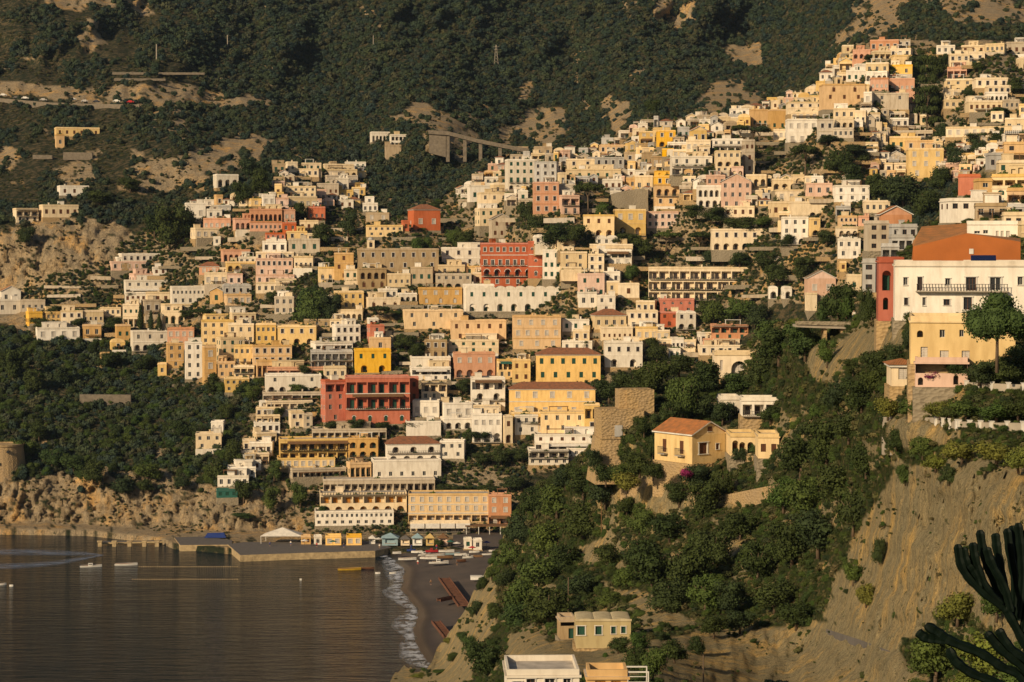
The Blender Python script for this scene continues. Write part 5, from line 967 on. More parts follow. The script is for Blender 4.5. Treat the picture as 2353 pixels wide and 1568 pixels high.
# ---------------------------------------------------------------- trees
for row in '''870 744 66 42 umb;461 744 62 36 umb;1352 492 74 74 umb;1607 576 68 44 umb;1530 574 62 42 umbm;323 766 12 60 cyp;347 768 12 50 cyp;366 768 10 46 cyp;390 566 96 110 dark;425 545 60 70 dark;355 540 50 60 dark;720 738 90 96 mid;760 735 60 70 dark;700 720 60 70 mid;
625 700 34 36 dark;1745 338 62 50 umb;1700 330 50 44 umb;1850 408 84 78 umb;1930 392 70 66 dark;1985 372 40 40 dark;2130 300 72 180 cedar;2075 470 110 90 dark;2130 490 80 70 dark;2020 450 70 70 dark;1960 430 60 60 dark;2160 430 60 60 dark;2200 380 60 60 dark;2105 170 44 50 dark;2150 180 50 60 dark;2110 250 50 60 dark;2150 260 60 70 dark;2165 320 50 50 dark;2190 345 60 30 dark;2240 330 60 28 dark;2290 325 60 26 dark;2330 210 50 40 dark;2250 160 40 22 dark;2300 262 50 20 dark;2170 150 30 30 dark;2230 225 40 22 dark;2000 140 40 20 dark;2050 165 30 16 dark;1900 330 50 24 dark;1830 330 60 26 dark;1960 350 60 24 dark;2040 352 50 24 dark;1480 372 40 18 dark;1400 372 40 20 dark;860 650 30 22 dark;1040 640 24 20 dark;1350 640 30 20 dark;1420 560 50 30 dark;1110 770 30 22 mid;930 800 60 44 dark;960 820 50 40 dark;700 860 40 26 dark;690 900 50 20 mid;640 960 30 30 dark;1345 800 24 20 dark;1500 800 40 34 dark;540 700 30 20 dark;430 730 40 20 dark;1000 480 30 20 dark;2250 350 50 40 dark;
1280 560 90 60 dark;1235 540 60 60 dark;1320 556 60 50 dark;1210 510 50 60 dark;1065 572 60 56 dark;1040 560 44 40 mid;960 580 40 44 mid;985 576 36 40 mid;1480 590 60 50 dark;1450 570 50 40 dark;1640 510 90 40 dark;1700 530 80 40 dark;1600 500 60 34 dark;1750 520 50 30 mid;
1790 650 80 60 dark;1840 640 60 60 dark;1760 620 60 50 dark;1700 610 60 40 dark;1640 610 60 40 dark;1640 740 70 60 mid;1700 730 80 60 mid;1740 745 60 60 dark;1620 720 50 40 dark;1450 640 44 40 mid;1490 700 30 26 dark;1315 736 40 30 mid;575 410 60 60 dark;600 440 60 70 dark;560 470 60 60 dark;
690 500 40 46 dark;740 560 60 60 dark;720 500 40 40 dark;800 540 50 60 dark;260 755 50 34 dark;120 725 50 30 dark;100 760 60 34 dark;180 750 40 26 dark;230 470 70 40 dark;300 440 60 40 dark;60 560 50 50 dark;490 900 34 40 cyp;510 905 30 30 mid;560 905 50 40 dark;580 920 40 40 mid;
1060 900 44 34 dark;1250 770 26 24 mid;950 985 60 20 dark;990 980 40 20 dark;820 985 50 26 dark;880 985 44 22 dark;760 985 50 24 dark;1100 1010 60 24 dark;1150 1062 70 36 dark;1200 1060 60 34 dark;1110 1066 50 30 dark;1180 1120 70 30 dark;1120 1135 70 26 dark;1060 1132 60 22 dark;1020 1130 40 20 dark;630 1100 40 50 mid;560 1150 50 60 dark;620 1170 50 60 mid;690 1160 50 60 mid;540 1060 60 60 dark;500 1100 60 60 dark;460 1010 50 40 dark;
520 960 40 40 dark;420 1000 60 50 dark;80 900 60 70 dark;30 870 60 80 dark;140 880 50 50 dark;250 840 70 40 dark;330 850 60 40 dark;60 1050 60 50 mid;120 1070 60 50 mid;170 1080 70 50 mid;90 1010 50 50 dark;280 1130 70 40 dark;335 1130 46 34 dark;420 1120 50 34 dark;215 1105 70 60 dark;340 1100 80 50 mid;560 1190 60 16 mid;
1240 1240 60 36 dark;1170 1240 40 30 dark;1010 1255 26 20 dark;790 600 30 26 dark;1510 830 60 50 dark;1560 640 50 36 mid;1900 560 50 40 dark;1810 570 40 40 dark;1790 470 40 30 dark;1500 260 40 40 dark;1380 500 40 40 mid;740 1185 30 30 mid'''.replace('\n', '').split(';'):
    a = row.split(); tree(*[float(x) for x in a[:4]], a[4])
for row in '''1985 740 40 90 dark;2003 735 44 70 dark;1925 738 92 100 dark;1900 735 60 70 mid;1945 725 50 60 mid;2100 770 50 60 dark;2090 800 40 60 dark;1790 830 120 100 dark;1850 820 100 90 mid;1770 780 90 60 mid;1830 760 60 40 light;1900 838 50 70 mid;1750 880 90 80 dark;
1700 900 80 50 mid;1570 960 84 120 mid;1620 900 90 90 dark;1500 900 100 90 dark;1450 900 90 60 dark;1400 920 80 60 dark;1560 860 80 60 dark;1660 850 70 60 dark;1600 960 80 70 dark;1660 970 60 60 dark;1540 975 60 60 dark;1510 1000 50 60 dark;1480 1000 50 50 dark;1430 960 26 30 dark;1500 1050 30 60 dark;
2020 860 90 80 dark;2060 850 60 70 dark;1960 860 50 40 dark;1930 930 100 70 dark;1980 940 90 80 dark;2010 900 80 70 dark;1880 960 50 40 mid;1850 1000 60 40 dark;1770 970 60 50 dark;1720 985 50 40 dark;2250 880 100 60 dark;2310 870 100 70 dark;2200 870 60 40 dark;2340 850 70 70 dark;
1840 1090 120 110 dark;1900 1060 110 110 dark;1950 1010 100 100 dark;1990 1090 90 90 dark;1930 1150 130 110 dark;1860 1190 130 110 mid;1800 1170 100 100 mid;1960 1220 100 110 dark;1880 1270 130 120 dark;1820 1290 120 110 dark;1780 1400 120 90 dark;1830 1440 100 80 dark;1740 1330 100 100 dark;
1700 1240 90 80 dark;1640 1300 110 110 dark;1580 1350 130 130 dark;1500 1350 130 120 dark;1540 1400 120 90 dark;1470 1290 90 70 dark;1620 1400 100 90 mid;1680 1400 80 80 dark;1700 1450 80 60 dark;1640 1460 70 60 dark;1540 1240 110 70 dark;1470 1230 90 70 mid;1560 1160 70 60 dark;1620 1180 90 90 dark;
1660 1140 70 80 dark;1590 1120 80 60 dark;1440 1180 60 50 dark;1470 1190 40 40 mid;1390 1160 100 90 dark;1340 1140 90 80 dark;1400 1110 90 60 mid;1440 1100 60 50 light;1300 1120 80 60 dark;1280 1180 100 90 mid;1340 1230 110 100 dark;1230 1180 90 80 dark;1200 1240 90 80 dark;1260 1270 100 90 mid;
1180 1300 90 70 mid;1240 1350 120 100 mid;1095 1410 44 40 dark;1065 1475 36 34 mid;1110 1355 40 40 dark;1040 1520 34 26 dark;1085 1500 50 44 mid;1130 1330 40 40 mid;1140 1420 50 50 dark;1030 1480 26 20 light;1010 1548 40 14 mid;960 1556 44 12 light;1300 1310 90 80 dark;1200 1400 110 90 mid;1260 1430 130 110 dark;1190 1440 90 70 mid;1160 1350 50 60 dark;1330 1370 90 70 dark;1400 1300 80 60 dark;1440 1350 80 60 mid;1400 1390 70 40 mid;1115 1560 105 110 dark;1500 1560 80 90 mid;1460 1540 70 70 dark;
1550 1520 70 60 dark;1420 1500 60 40 dark;1470 1490 60 50 mid;1600 1500 50 50 dark;1700 1060 50 40 dark;2150 1080 70 50 light;2210 1060 90 60 light;2290 1060 110 60 light;2340 1080 90 70 light;2180 1110 60 50 dark;2120 1050 80 60 mid;2060 1030 60 60 dark;2080 1110 50 60 mid;2020 1290 40 70 dark;
2200 1430 110 90 light;2150 1560 150 130 mid;2100 1620 100 80 mid;2260 1540 140 120 light;2290 1420 90 90 mid;2340 1600 140 100 mid;2040 960 70 60 light;2100 955 90 50 mid;2160 960 80 50 light;2220 960 90 50 mid;2290 965 100 55 mid;2340 960 90 60 dark;2180 960 50 34 dark;1960 1340 50 60 mid;1990 1390 60 60 light;2230 1600 110 80 light'''.replace('\n', '').split(';'):
    a = row.split(); tree(*[float(x) for x in a[:4]], a[4], 'f')
tree(2291, 836, 150, 168, 'pine', 'f', -13, 'spreading green pine before the peach house, big round crown')
for a in ((1470,1092,76,62,'dark'),(1425,1105,60,50,'mid'),(1392,1112,60,60,'dark'),(1440,1128,80,60,'light'),(1500,1100,60,50,'dark'),(1365,1075,44,50,'dark')): tree(*a[:4], a[4], 'f', -12)
tree(1577, 1098, 38, 30, 'mag', 'f', -6, 'magenta bougainvillea below the yellow house with pediment'); tree(2140, 872, 60, 26, 'mag', 'f', -7, 'dusky red creeper on the low pink garden wall house')
# ---------------------------------------------------------------- shore: quay, huts, boats
def bp(x, y, z=2.3): return pt(x, y, y_at(y, z))
def slab(poly, ztop, label, cat, name='quay', zb=-2, mats=('quay_side', 'slab_grey')):
    P = [bp(x, y, ztop) for x, y in poly]; c = P[0].copy(); m = MB(); t = [tuple(p - c) for p in P]; b = [(x, y, zb - ztop) for x, y, z in t]; n = len(t)
    m.poly(t, 1)
    for i in range(n): j = (i + 1) % n; m.poly([b[i], b[j], t[j], t[i]], 0)
    o = link(name, None, None, tuple(c)); m.build('platform', list(mats), o); tag(o, label, cat); return o
slab([(552,1276),(690,1271),(862,1266),(900,1258),(860,1244),(700,1246),(560,1246),(523,1251)], 2.3, 'grey stone quay with ochre edge running from the rocks to the beach', 'quay')
slab([(414,1253),(532,1252),(534,1242),(470,1233),(400,1235)], 2.2, 'short stone landing stage with ochre side left of the quay', 'landing stage')
slab([(235,1247),(400,1243),(400,1241),(235,1244)], 1.2, 'thin concrete catwalk on the water leading left from the landing stage', 'catwalk', zb=.6)
for k, x in enumerate((230, 263, 298, 332, 361)):
    o = link('mooring_block', None, None, tuple(bp(x, 1256, 0))); m = MB(); m.box(-.7, -.7, -1, .7, .7, 1.6); m.box(-.9, -.9, 1.6, .9, .9, 2.1); m.build('block', ['quay_side'], o); tag(o, f"{('first','second','third','fourth','fifth')[k]} white mooring block standing in the water, counted from the open sea", 'mooring block', 'mooring blocks in the water')
def boat(x, y, L_, col, label, z=0, rz=0, cabin=False, name='boat', grp=None):
    o = link(name, None, None, tuple(bp(x, y, z)), None, R(rz)); Lm = L_ * y_at(y, z) / F; m = MB(); n = 9; W_ = Lm * .15
    for i in range(n):
        t = i / (n - 1); w_ = W_ * (1 - max(0, (t - .45) / .55) ** 2.2) * (.85 + .15 * min(1, t * 4)); sh_ = .12 * Lm * .5 * max(0, t - .4); X = (t - .5) * Lm
        m.v += [(X, -w_, .55 + sh_), (X, -w_ * .75, -.1), (X, 0, -.25), (X, w_ * .75, -.1), (X, w_, .55 + sh_), (X, w_ * .86, .5 + sh_), (X, w_ * .6, .12), (X, -w_ * .6, .12), (X, -w_ * .86, .5 + sh_)]
    for i in range(n - 1):
        for k in range(9): a = i * 9 + k; b = i * 9 + (k + 1) % 9; m.f.append((a, b, b + 9, a + 9)); m.m.append(0 if k < 4 or k in (4, 8) else 1)
    m.poly([m.v[k] for k in range(9)][::-1]); m.build('hull', [col, 'wood'], o)
    for t in (-.2, .12): s_ = MB(); s_.box(t * Lm - .15, -W_ * .8, .3, t * Lm + .15, W_ * .8, .38); s_.build('seat', ['wood'], o)
    if cabin: c = MB(); c.box(-.12 * Lm, -W_ * .5, .4, .08 * Lm, W_ * .5, 1.25); c.box(-.1 * Lm, -W_ * .52, .8, .06 * Lm, W_ * .52, 1.1, 1); c.build('cabin', [col, 'glass'], o); e = MB(); e.box(-.52 * Lm, -.25, 0, -.46 * Lm, .25, 1.0); e.build('motor', ['iron'], o)
    tag(o, label, 'boat', grp); return o
boat(209,1303,50,'boat_white','white motorboat with a small cabin, anchored left of the long rowing boat',0,8,True); boat(290,1299,52,'boat_white','long open white rowing boat on dark water below the mooring blocks',0,3)
boat(803,1310,54,'boat_yellow','yellow wooden fishing boat floating near the surf',0,4); boat(845,1308,30,'shutter_brown','dark brown boat moored at the stern of the yellow fishing boat',0,-3); boat(4,1345,22,'boat_white','white boat cut by the open-water edge of the photo',0,20)
boat(26,1348,9,'boat_white','tiny white dinghy near the boat at the photo edge',0,0); boat(707,1276,14,'boat_white','small white dinghy tied at the quay wall',0,10); boat(736,1279,12,'boat_white','tiny tender floating just off the quay',0,0); boat(691,1334,5,'boat_white','tiny white swim buoy boat alone on the bay',0,0)
boat(868,1319,12,'boat_white','small pale dinghy in the shallows beside the surf',0,0); boat(903,1319,17,'boat_white','white dinghy rocking in the first surf line',0,12); boat(936,1286,42,'boat_white','long white boat lying alone across the dark beach',1.0,3)
BB = [(1008,1294,46,6,'boat_white'),(985,1284,40,-12,'boat_white'),(1000,1277,44,10,'boat_white'),(1022,1282,38,-6,'wood'),(975,1276,30,20,'boat_white'),(1040,1274,34,4,'hut_blue'),(958,1270,26,-8,'boat_white'),(1058,1276,28,0,'boat_white'),(1075,1282,26,12,'boat_white'),(1098,1280,24,-10,'wood'),(1120,1276,26,6,'boat_white'),(1026,1268,36,0,'boat_white'),(992,1268,30,4,'cloth_red'),(1090,1270,24,0,'boat_white'),(1060,1290,22,8,'shutter_brown'),(912,1272,20,5,'boat_white'),(945,1266,20,-4,'cloth_blue'),(1134,1268,22,0,'boat_white')]
for k, (x, y, l, r, c) in enumerate(BB):
    cn = {'boat_white': 'white', 'wood': 'brown', 'hut_blue': 'pale blue', 'cloth_red': 'red', 'shutter_brown': 'dark brown', 'cloth_blue': 'navy'}[c]; o = boat(x, y, l, c, 'x', 1.9, r, k % 4 == 0, grp='boats drawn up on the beach')
    o['label'] = f"{'big ' if l > 36 else 'small '}{cn} boat hauled up on the beach, {ORD[k]}from the beach front" if 0 else f"{cn} boat on the sand, {ORD[k] or 'first '}of the beached boats counted inland"
def hut(x, y, w_, h, col, roofm, label):
    Y = y_at(y, 2.3); s = Y / F; W_, H = w_ * s, h * s * .62; o = link('beach_hut', None, None, tuple(bp(x, y))); m = MB(); cut_wall(m, -W_ / 2, W_ / 2, 0, H, [(0, .9, W_ * .6, H * .5, False, .6, True)]); D = W_ * .9
    for sx in (-1, 1): q = [(sx * W_ / 2, 0, 0), (sx * W_ / 2, D, 0), (sx * W_ / 2, D, H), (sx * W_ / 2, 0, H)]; m.poly(q if sx > 0 else q[::-1])
    m.poly([(W_ / 2, D, 0), (-W_ / 2, D, 0), (-W_ / 2, D, H), (W_ / 2, D, H)]); m.build('wall', [col], o)
    r_ = MB(); e = .45; A = [(-W_ / 2 - e, -e - .4, H), (W_ / 2 + e, -e - .4, H), (W_ / 2 + e, D + e, H), (-W_ / 2 - e, D + e, H)]; top = (0, D / 2, H + h * s * .38)
    for i in range(4): r_.poly([A[i], A[(i + 1) % 4], top])
    r_.poly(A[::-1]); r_.build('roof', [roofm], o); c = MB(); c.box(-W_ * .35, -.35, .8, W_ * .35, -.02, .9); c.build('counter', ['frame_white'], o); tag(o, label, 'beach hut')
hut(896,1254,36,28,'hut_blue','hut_blue','wide blue-green beach hut with pyramid roof'); hut(931,1254,20,24,'wall_C','slab_grey','small cream beach hut with a grey roof beside the wide blue-green one'); hut(959,1254,22,28,'boat_white','hut_blue','white beach hut with pale blue pointed roof'); hut(988,1254,18,28,'hut_yellow','hut_yellow','yellow beach hut with pointed roof'); hut(1018,1254,20,28,'wall_P','wood','pinkish beach hut with brown pointed roof'); hut(855,1250,14,20,'boat_white','cloth_white','narrow white kiosk between cabins and huts')
house(748,1235,784,1254,'V','w2','f',0,5,'b',0,'orange beach cabin with white shutters on the quay','beach_cabin','w',0,3,'cabin'); house(796,1235,831,1254,'V','w2','f',0,5,'b',0,'second orange cabin, nearer the beach huts','beach_cabin','w',0,3,'cabin'); house(692,1236,714,1252,'O','w2','f',0,4,'b',0,'small ochre cabin beside the pale marquee','beach_cabin','k',0,3,'cabin')
for x0, y0, x1, y1, c, l in ((1066,1241,1085,1262,'W','plain white changing cabin on the sand'), (1088,1243,1108,1264,'W','white changing cabin with blue door at the end of the row'), (722,1236,740,1252,'W','little white arch kiosk between ochre and orange cabins')): 
    P_ = bp((x0 + x1) / 2, y1); hh = house(x0, y0, x1, y1, c, 'c1' if 'arch' in l else 'w1', 'f', 4, 3, label=l, name='beach_cabin', cat='cabin'); hh.location = tuple(P_)
tn = link('marquee', None, None, tuple(bp(649, 1248, 2.0))); s = y_at(1248, 2) / F; m = MB(); A = [(-49 * s, -4, 2.9), (49 * s, -4, 2.9), (44 * s, 5, 2.9), (-44 * s, 5, 2.9)]; tp = (0, .5, 5.6)
for i in range(4): m.poly([A[i], A[(i + 1) % 4], tp])
m.poly([(x, y, z - .05) for x, y, z in A][::-1]); m.build('canopy', ['cloth_white'], tn)
for a in A: m = MB(); m.tube([(a[0] * .95, a[1], 0), (a[0] * .95, a[1], 2.9)], .12, 6); m.build('pole', ['frame_white'], tn)
tag(tn, 'pale pointed marquee on the quay left of the orange cabins', 'marquee')
rs = house(943,1203,1080,1222,'C','r4','f',0,4,'b',-6,'beach restaurant front with four pale awnings under the peach hotel','restaurant','d',0,3,'restaurant')
for k in range(4):
    a = MB(); a.poly([(-2.6, 0, 0), (2.6, 0, 0), (2.6, -2.4, -1.2), (-2.6, -2.4, -1.2)]); a.poly([(-2.6, 0, -.06), (2.6, 0, -.06), (2.6, -2.4, -1.26), (-2.6, -2.4, -1.26)][::-1]); a.poly([(-2.6, -2.4, -1.2), (2.6, -2.4, -1.2), (2.6, -2.4, -1.6), (-2.6, -2.4, -1.6)]); a.build('awning', ['cloth_white'], rs).location = (-8.4 + k * 5.6, -.1, 3.1)
rc = link('restaurant_canopy', None, None, tuple(bp(1125, 1226))); m = MB(); m.box(-9, -3, 2.9, 9, 3, 3.15); m.build('roof', ['wood'], rc)
for x in (-8.5, -4, 0, 4, 8.5): m = MB(); m.box(x - .12, -2.8, 0, x + .12, -2.56, 2.9); m.build('post', ['frame_white'], rc)
tag(rc, 'dark brown canopy on white posts at the right end of the beach front', 'canopy')
def umbrella(x, y, c, label, z=2.3):
    o = link('beach_umbrella', None, None, tuple(bp(x, y, z))); m = MB(); m.tube([(0, 0, 0), (0, 0, 2.4)], .04, 5); m.build('pole', ['iron'], o); m = MB(); n = 8
    for i in range(n): a, b = 6.283 * i / n, 6.283 * (i + 1) / n; m.poly([(math.cos(a) * 1.5, math.sin(a) * 1.5, 2.05), (math.cos(b) * 1.5, math.sin(b) * 1.5, 2.05), (0, 0, 2.6)])
    m.build('canopy', [c], o); tag(o, label, 'umbrella')
umbrella(1050, 1262, 'cloth_white', 'open white umbrella between boats and the plain changing cabin'); umbrella(1118, 1260, 'cloth_blue', 'blue and dark umbrella right of the changing cabins'); umbrella(870, 1252, 'cloth_white', 'white umbrella between the kiosk and the wide hut')
o = link('tarpaulin', None, None, tuple(bp(495, 1236, 2.3))); m = MB(); m.poly([(-4, -1, .1), (4, -1, .1), (3, 1, 1.8), (-3, 1, 1.6)]); m.poly([(-3, 1, 1.6), (3, 1, 1.8), (4, 3, .1), (-4, 3, .1)]); m.build('sheet', ['cloth_blue'], o); tag(o, 'dark blue tarpaulin over gear on the landing stage', 'tarpaulin')
house(497,1128,546,1144,'G','w3','f',4,4,'b',0,'dark green shed at the foot of the white seaside steps','shed','n',0,3,'shed',mat='cloth_green')
def boardwalk(a, b, w_, label):
    A, B_ = bp(*a, 2.3), bp(*b, 2.3); d = Vector(B_ - A); L_ = d.length; o = link('boardwalk', None, None, tuple(A), None, math.atan2(d.y, d.x)); m = MB(); k = 0
    while k < L_: m.box(k, -w_ / 2, .35, k + .32, w_ / 2, .5 + .05 * (int(k * 7) % 3)); k += .5
    m.build('planks', ['rust'], o); f = MB()
    for yy in (-w_ / 2 - .15, w_ / 2): f.box(0, yy, 0, L_, yy + .15, .9)
    f.build('frame', ['rust'], o); tag(o, label, 'boardwalk')
boardwalk((1020,1332), (1066,1396), 3.2, 'long rusty boardwalk of slats slanting across the dark beach'); boardwalk((1001,1432), (1030,1468), 2.2, 'short rusty boardwalk piece near the lower rocks'); boardwalk((1008,1383), (1042,1376), 1.2, 'thin reddish plank lying left of the long boardwalk')
o = link('lifeguard_raft', None, None, tuple(bp(1100, 1332, 2.4))); m = MB(); m.box(-2.6, -1, 0, 2.6, 1, 1.1); m.build('hull', ['boat_white'], o); m = MB(); m.box(-2.7, -1.1, 1.1, 2.7, 1.1, 1.25); m.build('deck', ['frame_white'], o); tag(o, 'pale box-shaped raft parked on sand at the cliff foot', 'raft')
for y, x0, x1, l in ((1303, 320, 545, 'upper line of tiny floats on the bay'), (1332, 305, 545, 'lower line of tiny floats on the bay')):
    a, b = bp(x0, y, .05), bp(x1, y, .05); o = link('float_line', None, None, tuple(a)); m = MB(); m.tube([(0, 0, 0), tuple(b - a)], .03, 4); m.build('rope', ['iron'], o); m = MB(); n = 44
    for k in range(n): p = (b - a) * k / (n - 1); m.box(p[0] - .16, p[1] - .16, -.05, p[0] + .16, p[1] + .16, .22)
    m.build('floats', ['quay_side'], o); tag(o, l, 'float line')
# ---------------------------------------------------------------- poles, pylon, cars, person
def pole(x, yb, yt, label, lay='b', r=.14, name='utility_pole', mat='concrete', arm=True):
    Y = depth(x, yb, lay) - 2; h = (yb - yt) * Y / F; o = link(name, None, None, tuple(pt(x, yb, Y))); m = MB(); m.tube([(0, 0, -3), (0, 0, h)], [r * 1.3, r * 1.3 * .8], 6); m.build('pole', [mat], o)
    if arm: m = MB(); m.box(-.9, -.06, h - .8, .9, .06, h - .66); m.build('crossarm', ['iron'], o)
    tag(o, label, 'pole'); return o
pole(360, 140, 102, 'tall pale pole rising from the woods above the terrace walls', r=.45); pole(523, 106, 81, 'pale pole high in the woods left of the first summit slope', r=.35); pole(1404, 116, 81, 'slim pole in the far forest between the two bare crags', r=.3) if False else None
pole(858, 116, 82, 'thin pale pole in the middle of the high forest', r=.3)
py = link('pylon', None, None, tuple(pt(1140, 146, depth(1140, 146) - 4))); h = 42 * depth(1140, 146) / F
for sx, sy in ((-1, -1), (1, -1), (1, 1), (-1, 1)): m = MB(); m.tube([(sx * 1.6, sy * 1.6, -2), (sx * .3, sy * .3, h)], .16, 4); m.build('leg', ['concrete'], py)
m = MB()
for k in range(6):
    a, b = 1.6 - 1.3 * k / 6, 1.6 - 1.3 * (k + 1) / 6; z0, z1 = h * k / 6, h * (k + 1) / 6; m.tube([(-a, -a, z0), (b, -b, z1)], .09, 4); m.tube([(a, -a, z0), (-b, -b, z1)], .09, 4)
m.build('lattice', ['concrete'], py); m = MB(); m.box(-2.2, -.1, h - 1.5, 2.2, .1, h - 1.3); m.box(-1.6, -.1, h - 3.5, 1.6, .1, h - 3.3); m.build('crossarm', ['concrete'], py); tag(py, 'grey lattice pylon standing alone in the forest', 'pylon')
pole(1306, 1402, 1326, 'bare wooden pole above the low house with wavy roof', 'f', .1, mat='bark', arm=False); pole(1616, 1600, 1504, 'leaning dark pole on the bare rock right of the bottom houses', 'f', .07, mat='bark', arm=False); pole(1382, 1200, 1140, 'thin pole among headland bushes below the square tower', 'f', .07, mat='wood', arm=False)
CARS = [(8,222,'boat_white'),(38,228,'slab_grey'),(58,229,'boat_white'),(100,233,'wall_G'),(168,232,'boat_white'),(195,236,'wall_G'),(222,237,'car_dark'),(268,236,'boat_white'),(300,238,'cloth_red')]
for k, (x, y, c) in enumerate(CARS):
    Y = depth(x, y) - 6; o = link('parked_car', None, None, tuple(pt(x, y, Y) + np.array([0, 0, .3]))); m = MB(); m.box(-2.1, -.85, .25, 2.1, .85, .85); m.poly([(-1.5, -.8, .85), (1.2, -.8, .85), (.8, -.7, 1.45), (-1.1, -.7, 1.45)]); m.poly([(1.2, .8, .85), (-1.5, .8, .85), (-1.1, .7, 1.45), (.8, .7, 1.45)]); m.poly([(-1.1, -.7, 1.45), (.8, -.7, 1.45), (.8, .7, 1.45), (-1.1, .7, 1.45)]); m.poly([(1.2, -.8, .85), (1.2, .8, .85), (.8, .7, 1.45), (.8, -.7, 1.45)], 1); m.poly([(-1.5, .8, .85), (-1.5, -.8, .85), (-1.1, -.7, 1.45), (-1.1, .7, 1.45)], 1)
    m.build('body', [c, 'glass'], o)
    for sx in (-1.3, 1.3):
        for sy in (-.85, .7): g = MB(); g.tube([(sx, sy, .33), (sx, sy + .18, .33)], .33, 10); g.build('wheel', ['car_dark'], o)
    tag(o, f"{ {'boat_white': 'white', 'slab_grey': 'dark grey', 'wall_G': 'silver', 'car_dark': 'black', 'cloth_red': 'red'}[c]} parked car, {ORD[k] or 'first '}from the photo edge along the high road", 'car', 'cars parked along the high road')
ch = []
wallrun([(-60,221),(30,229),(110,236),(200,239),(320,241)], .1, 'dark_stone', 'low stone kerb wall of the high road under the parked cars', 2.5, 'b', name='road_wall', dyy=-8)
def person(x, y, lay, label, dyy, top, low):
    Y = depth(x, y, lay) + dyy; o = link('person', None, None, tuple(pt(x, y, Y)))
    V = [(0,0,.92),(0,0,1.15),(0,0,1.4),(0,0,1.52),(0,-.02,1.66),(.2,0,1.4),(.27,.02,1.12),(.25,-.1,.88),(-.2,0,1.4),(-.27,.03,1.12),(-.25,-.08,.88),(.1,0,.88),(.12,-.03,.48),(.12,.04,.06),(.13,-.12,.03),(-.1,0,.88),(-.12,.1,.48),(-.12,.2,.08),(-.13,.06,.03),(0,-.02,1.74)]
    E = [(0,1),(1,2),(2,3),(3,4),(4,19),(2,5),(5,6),(6,7),(2,8),(8,9),(9,10),(0,11),(11,12),(12,13),(13,14),(0,15),(15,16),(16,17),(17,18)]; rr = [.15,.14,.15,.06,.1,.07,.05,.035,.07,.05,.035,.1,.065,.045,.04,.1,.065,.045,.04,.07]
    me = bpy.data.meshes.new('body'); me.from_pydata(V, E, []); b = link('body', me, o); b.modifiers.new('skin', 'SKIN'); b.modifiers.new('smooth', 'SUBSURF').levels = 1
    for d, r in zip(me.skin_vertices[0].data if me.skin_vertices else [], rr): d.radius = (r, r)
    me.materials.append(MATS['skin']); m = MB()
    for (z0, z1, w_, mt) in ((.9, 1.46, .24, 0), (.5, .92, .22, 1)): m.box(-w_, -.16, z0, w_, .16, z1, mt)
    m.build('clothes', [top, low], o); tag(o, label, 'person'); return o
for x, y, z, t, l, d in ((620,1256,2.3,'cloth_blue','car_dark','person in a dark top standing at the front of the marquee'),(668,1254,2.3,'cloth_white','cloth_blue','person in a white top near the right pole of the marquee'),(728,1258,2.3,'cloth_red','car_dark','person in a red top before the little white arch kiosk'),(790,1259,2.3,'car_dark','cloth_blue','person in black between the two orange cabins'),
 (872,1261,2.2,'cloth_white','wood','person in a white top in front of the wide blue-green hut'),(945,1262,2.0,'cloth_blue','car_dark','person in a blue top between the cream and blue-roofed huts'),(1003,1262,2.0,'cloth_red','cloth_blue','person in a red top beside the yellow beach hut'),(1050,1300,1.9,'car_dark','wood','person in black walking past the beached boats'),(960,1298,1.6,'cloth_white','cloth_red','person in white standing by the long boat on the sand'),(990,1345,1.8,'wood','car_dark','person in brown on the open sand left of the boardwalk')):
    person(x, y, 'b', d, 0, t, l).location = tuple(bp(x, y, z))
for x, y, c, d in ((700,1256,'cloth_white','white umbrella between the marquee and the ochre cabin'),(765,1258,'cloth_green','green umbrella before the first orange cabin'),(1035,1258,'cloth_green','green umbrella left of the open white one by the boats'),(1085,1272,'cloth_red','red umbrella over the boats below the changing cabins')): umbrella(x, y, c, d, 2.3)
person(1962, 737, 'f', 'person in a white top walking on the stone footbridge', -2, 'cloth_white', 'cloth_blue')
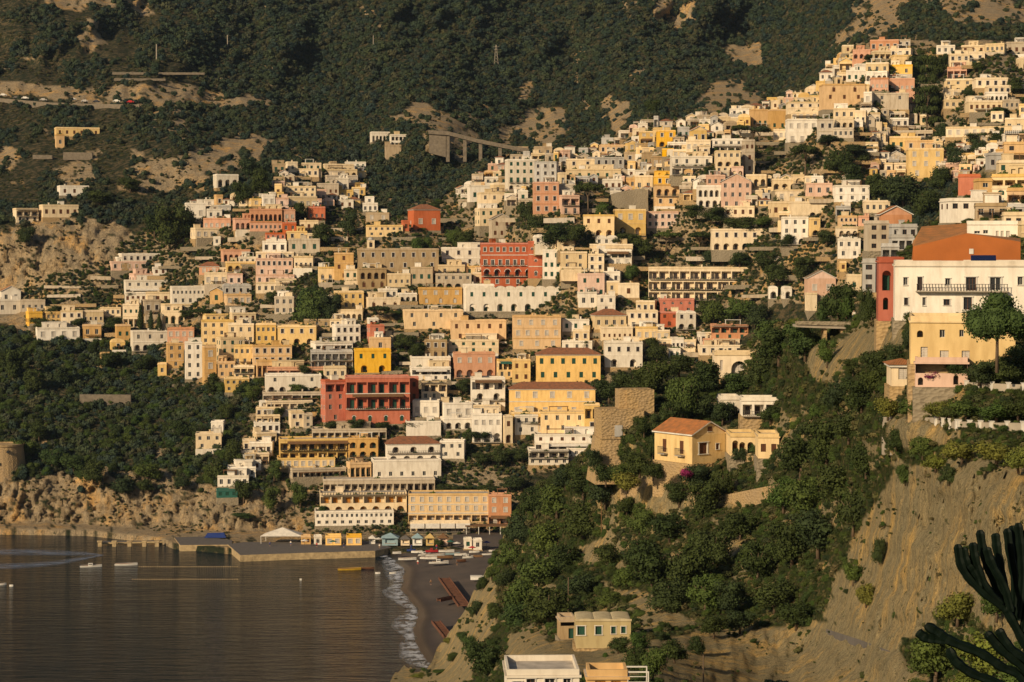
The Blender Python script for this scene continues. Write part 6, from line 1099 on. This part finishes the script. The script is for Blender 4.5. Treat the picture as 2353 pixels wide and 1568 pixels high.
# ---------------------------------------------------------------- candelabra cactus near the camera
st_g = MB(); st_g.box(-8, -12, 100, 16, 19, 105); struct(st_g.build('ground', ['cliff_ground']))
plain('cactus_skin_shaded', (.003, .008, .004), .6, .12, .4, 6)  # green taken down to near black: backlit shade put into the colour
def cactus(branches, label, Y0, dz):
    c = pt(*branches[0][0][:2], Y0); o = link('cactus', None, None, tuple(c))
    for br_ in branches:
        m = MB(); P = [Vector(pt(1764.6 + u * .25, 1175.9 + v * .25, Y0 + k) - pt(*branches[0][0][:2], Y0)) if True else 0 for (u, v, k) in [(q[0], q[1], q[2] if len(q) > 2 else 0) for q in br_]]
        pts_ = []
        for i in range(len(P) - 1):                                   # smooth the run
            a, b, c2, d = P[max(i - 1, 0)], P[i], P[i + 1], P[min(i + 2, len(P) - 1)]
            for t in (0, .2, .4, .6, .8): pts_.append(.5 * ((2 * b) + (-a + c2) * t + (2 * a - 5 * b + 4 * c2 - d) * t * t + (-a + 3 * b - 3 * c2 + d) * t ** 3))
        pts_.append(P[-1]); n = len(pts_); b0 = 0; K = 10; t0 = None
        for i, p in enumerate(pts_):
            t = (pts_[min(i + 1, n - 1)] - pts_[max(i - 1, 0)]).normalized(); a = (Vector((0, -1, 0)) - t * Vector((0, -1, 0)).dot(t)).normalized(); c2 = t.cross(a)
            r = .021 * (.75 + .35 * min(1, i / (n * .6))) * (1 + .1 * math.sin(i * 1.9)) * (.55 if i == n - 1 else .9 if i == n - 2 else 1)
            for k in range(K): g = 6.283 * k / K; q = r * (1.15 if k % 2 else .72); m.v.append(tuple(p + a * math.cos(g) * q + c2 * math.sin(g) * q))
        for i in range(n - 1):
            for k in range(K): m.f.append((i * K + k, i * K + (k + 1) % K, (i + 1) * K + (k + 1) % K, (i + 1) * K + k)); m.m.append(0)
        m.f.append(tuple((n - 1) * K + k for k in range(K))); m.m.append(0); m.build('branch', ['cactus_skin_shaded'], o)
    tag(o, label, 'cactus'); return o
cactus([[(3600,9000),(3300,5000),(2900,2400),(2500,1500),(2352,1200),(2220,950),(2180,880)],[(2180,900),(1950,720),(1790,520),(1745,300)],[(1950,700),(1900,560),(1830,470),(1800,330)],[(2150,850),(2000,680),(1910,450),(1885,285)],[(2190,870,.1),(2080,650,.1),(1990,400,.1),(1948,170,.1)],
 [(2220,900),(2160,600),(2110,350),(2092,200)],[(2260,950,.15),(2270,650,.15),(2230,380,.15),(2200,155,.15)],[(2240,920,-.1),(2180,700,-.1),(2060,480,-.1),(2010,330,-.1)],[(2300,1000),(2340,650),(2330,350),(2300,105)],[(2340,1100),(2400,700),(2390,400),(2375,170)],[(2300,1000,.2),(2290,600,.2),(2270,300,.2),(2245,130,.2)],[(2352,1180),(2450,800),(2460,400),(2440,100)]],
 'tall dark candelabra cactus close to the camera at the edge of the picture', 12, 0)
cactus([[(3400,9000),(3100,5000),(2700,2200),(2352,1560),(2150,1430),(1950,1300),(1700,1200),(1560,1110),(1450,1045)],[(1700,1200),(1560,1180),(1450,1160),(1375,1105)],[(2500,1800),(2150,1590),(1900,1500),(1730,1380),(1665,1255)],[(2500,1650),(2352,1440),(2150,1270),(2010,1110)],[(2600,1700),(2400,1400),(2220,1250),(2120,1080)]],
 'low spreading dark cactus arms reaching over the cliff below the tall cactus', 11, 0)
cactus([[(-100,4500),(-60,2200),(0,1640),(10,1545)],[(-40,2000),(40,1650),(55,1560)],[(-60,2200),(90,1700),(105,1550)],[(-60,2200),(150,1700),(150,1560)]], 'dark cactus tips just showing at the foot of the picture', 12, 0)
settle_labels()
print('objects', len(bpy.data.objects))
# ---------------------------------------------------------------- evening haze
hz = MB(); hz.box(-2600, -320, -12, 2600, 3900, 1900); hb = hz.build('haze', []); struct(hb, 'stuff')
hm = bpy.data.materials.new('haze'); hm.use_nodes = True; hm.node_tree.nodes.clear(); vo_ = hm.node_tree.nodes.new('ShaderNodeVolumePrincipled'); ho = hm.node_tree.nodes.new('ShaderNodeOutputMaterial')
vo_.inputs['Color'].default_value = (.62, .78, 1, 1); vo_.inputs['Density'].default_value = .000022; vo_.inputs['Anisotropy'].default_value = .2; hm.node_tree.links.new(vo_.outputs[0], ho.inputs['Volume']); hb.data.materials.append(hm)
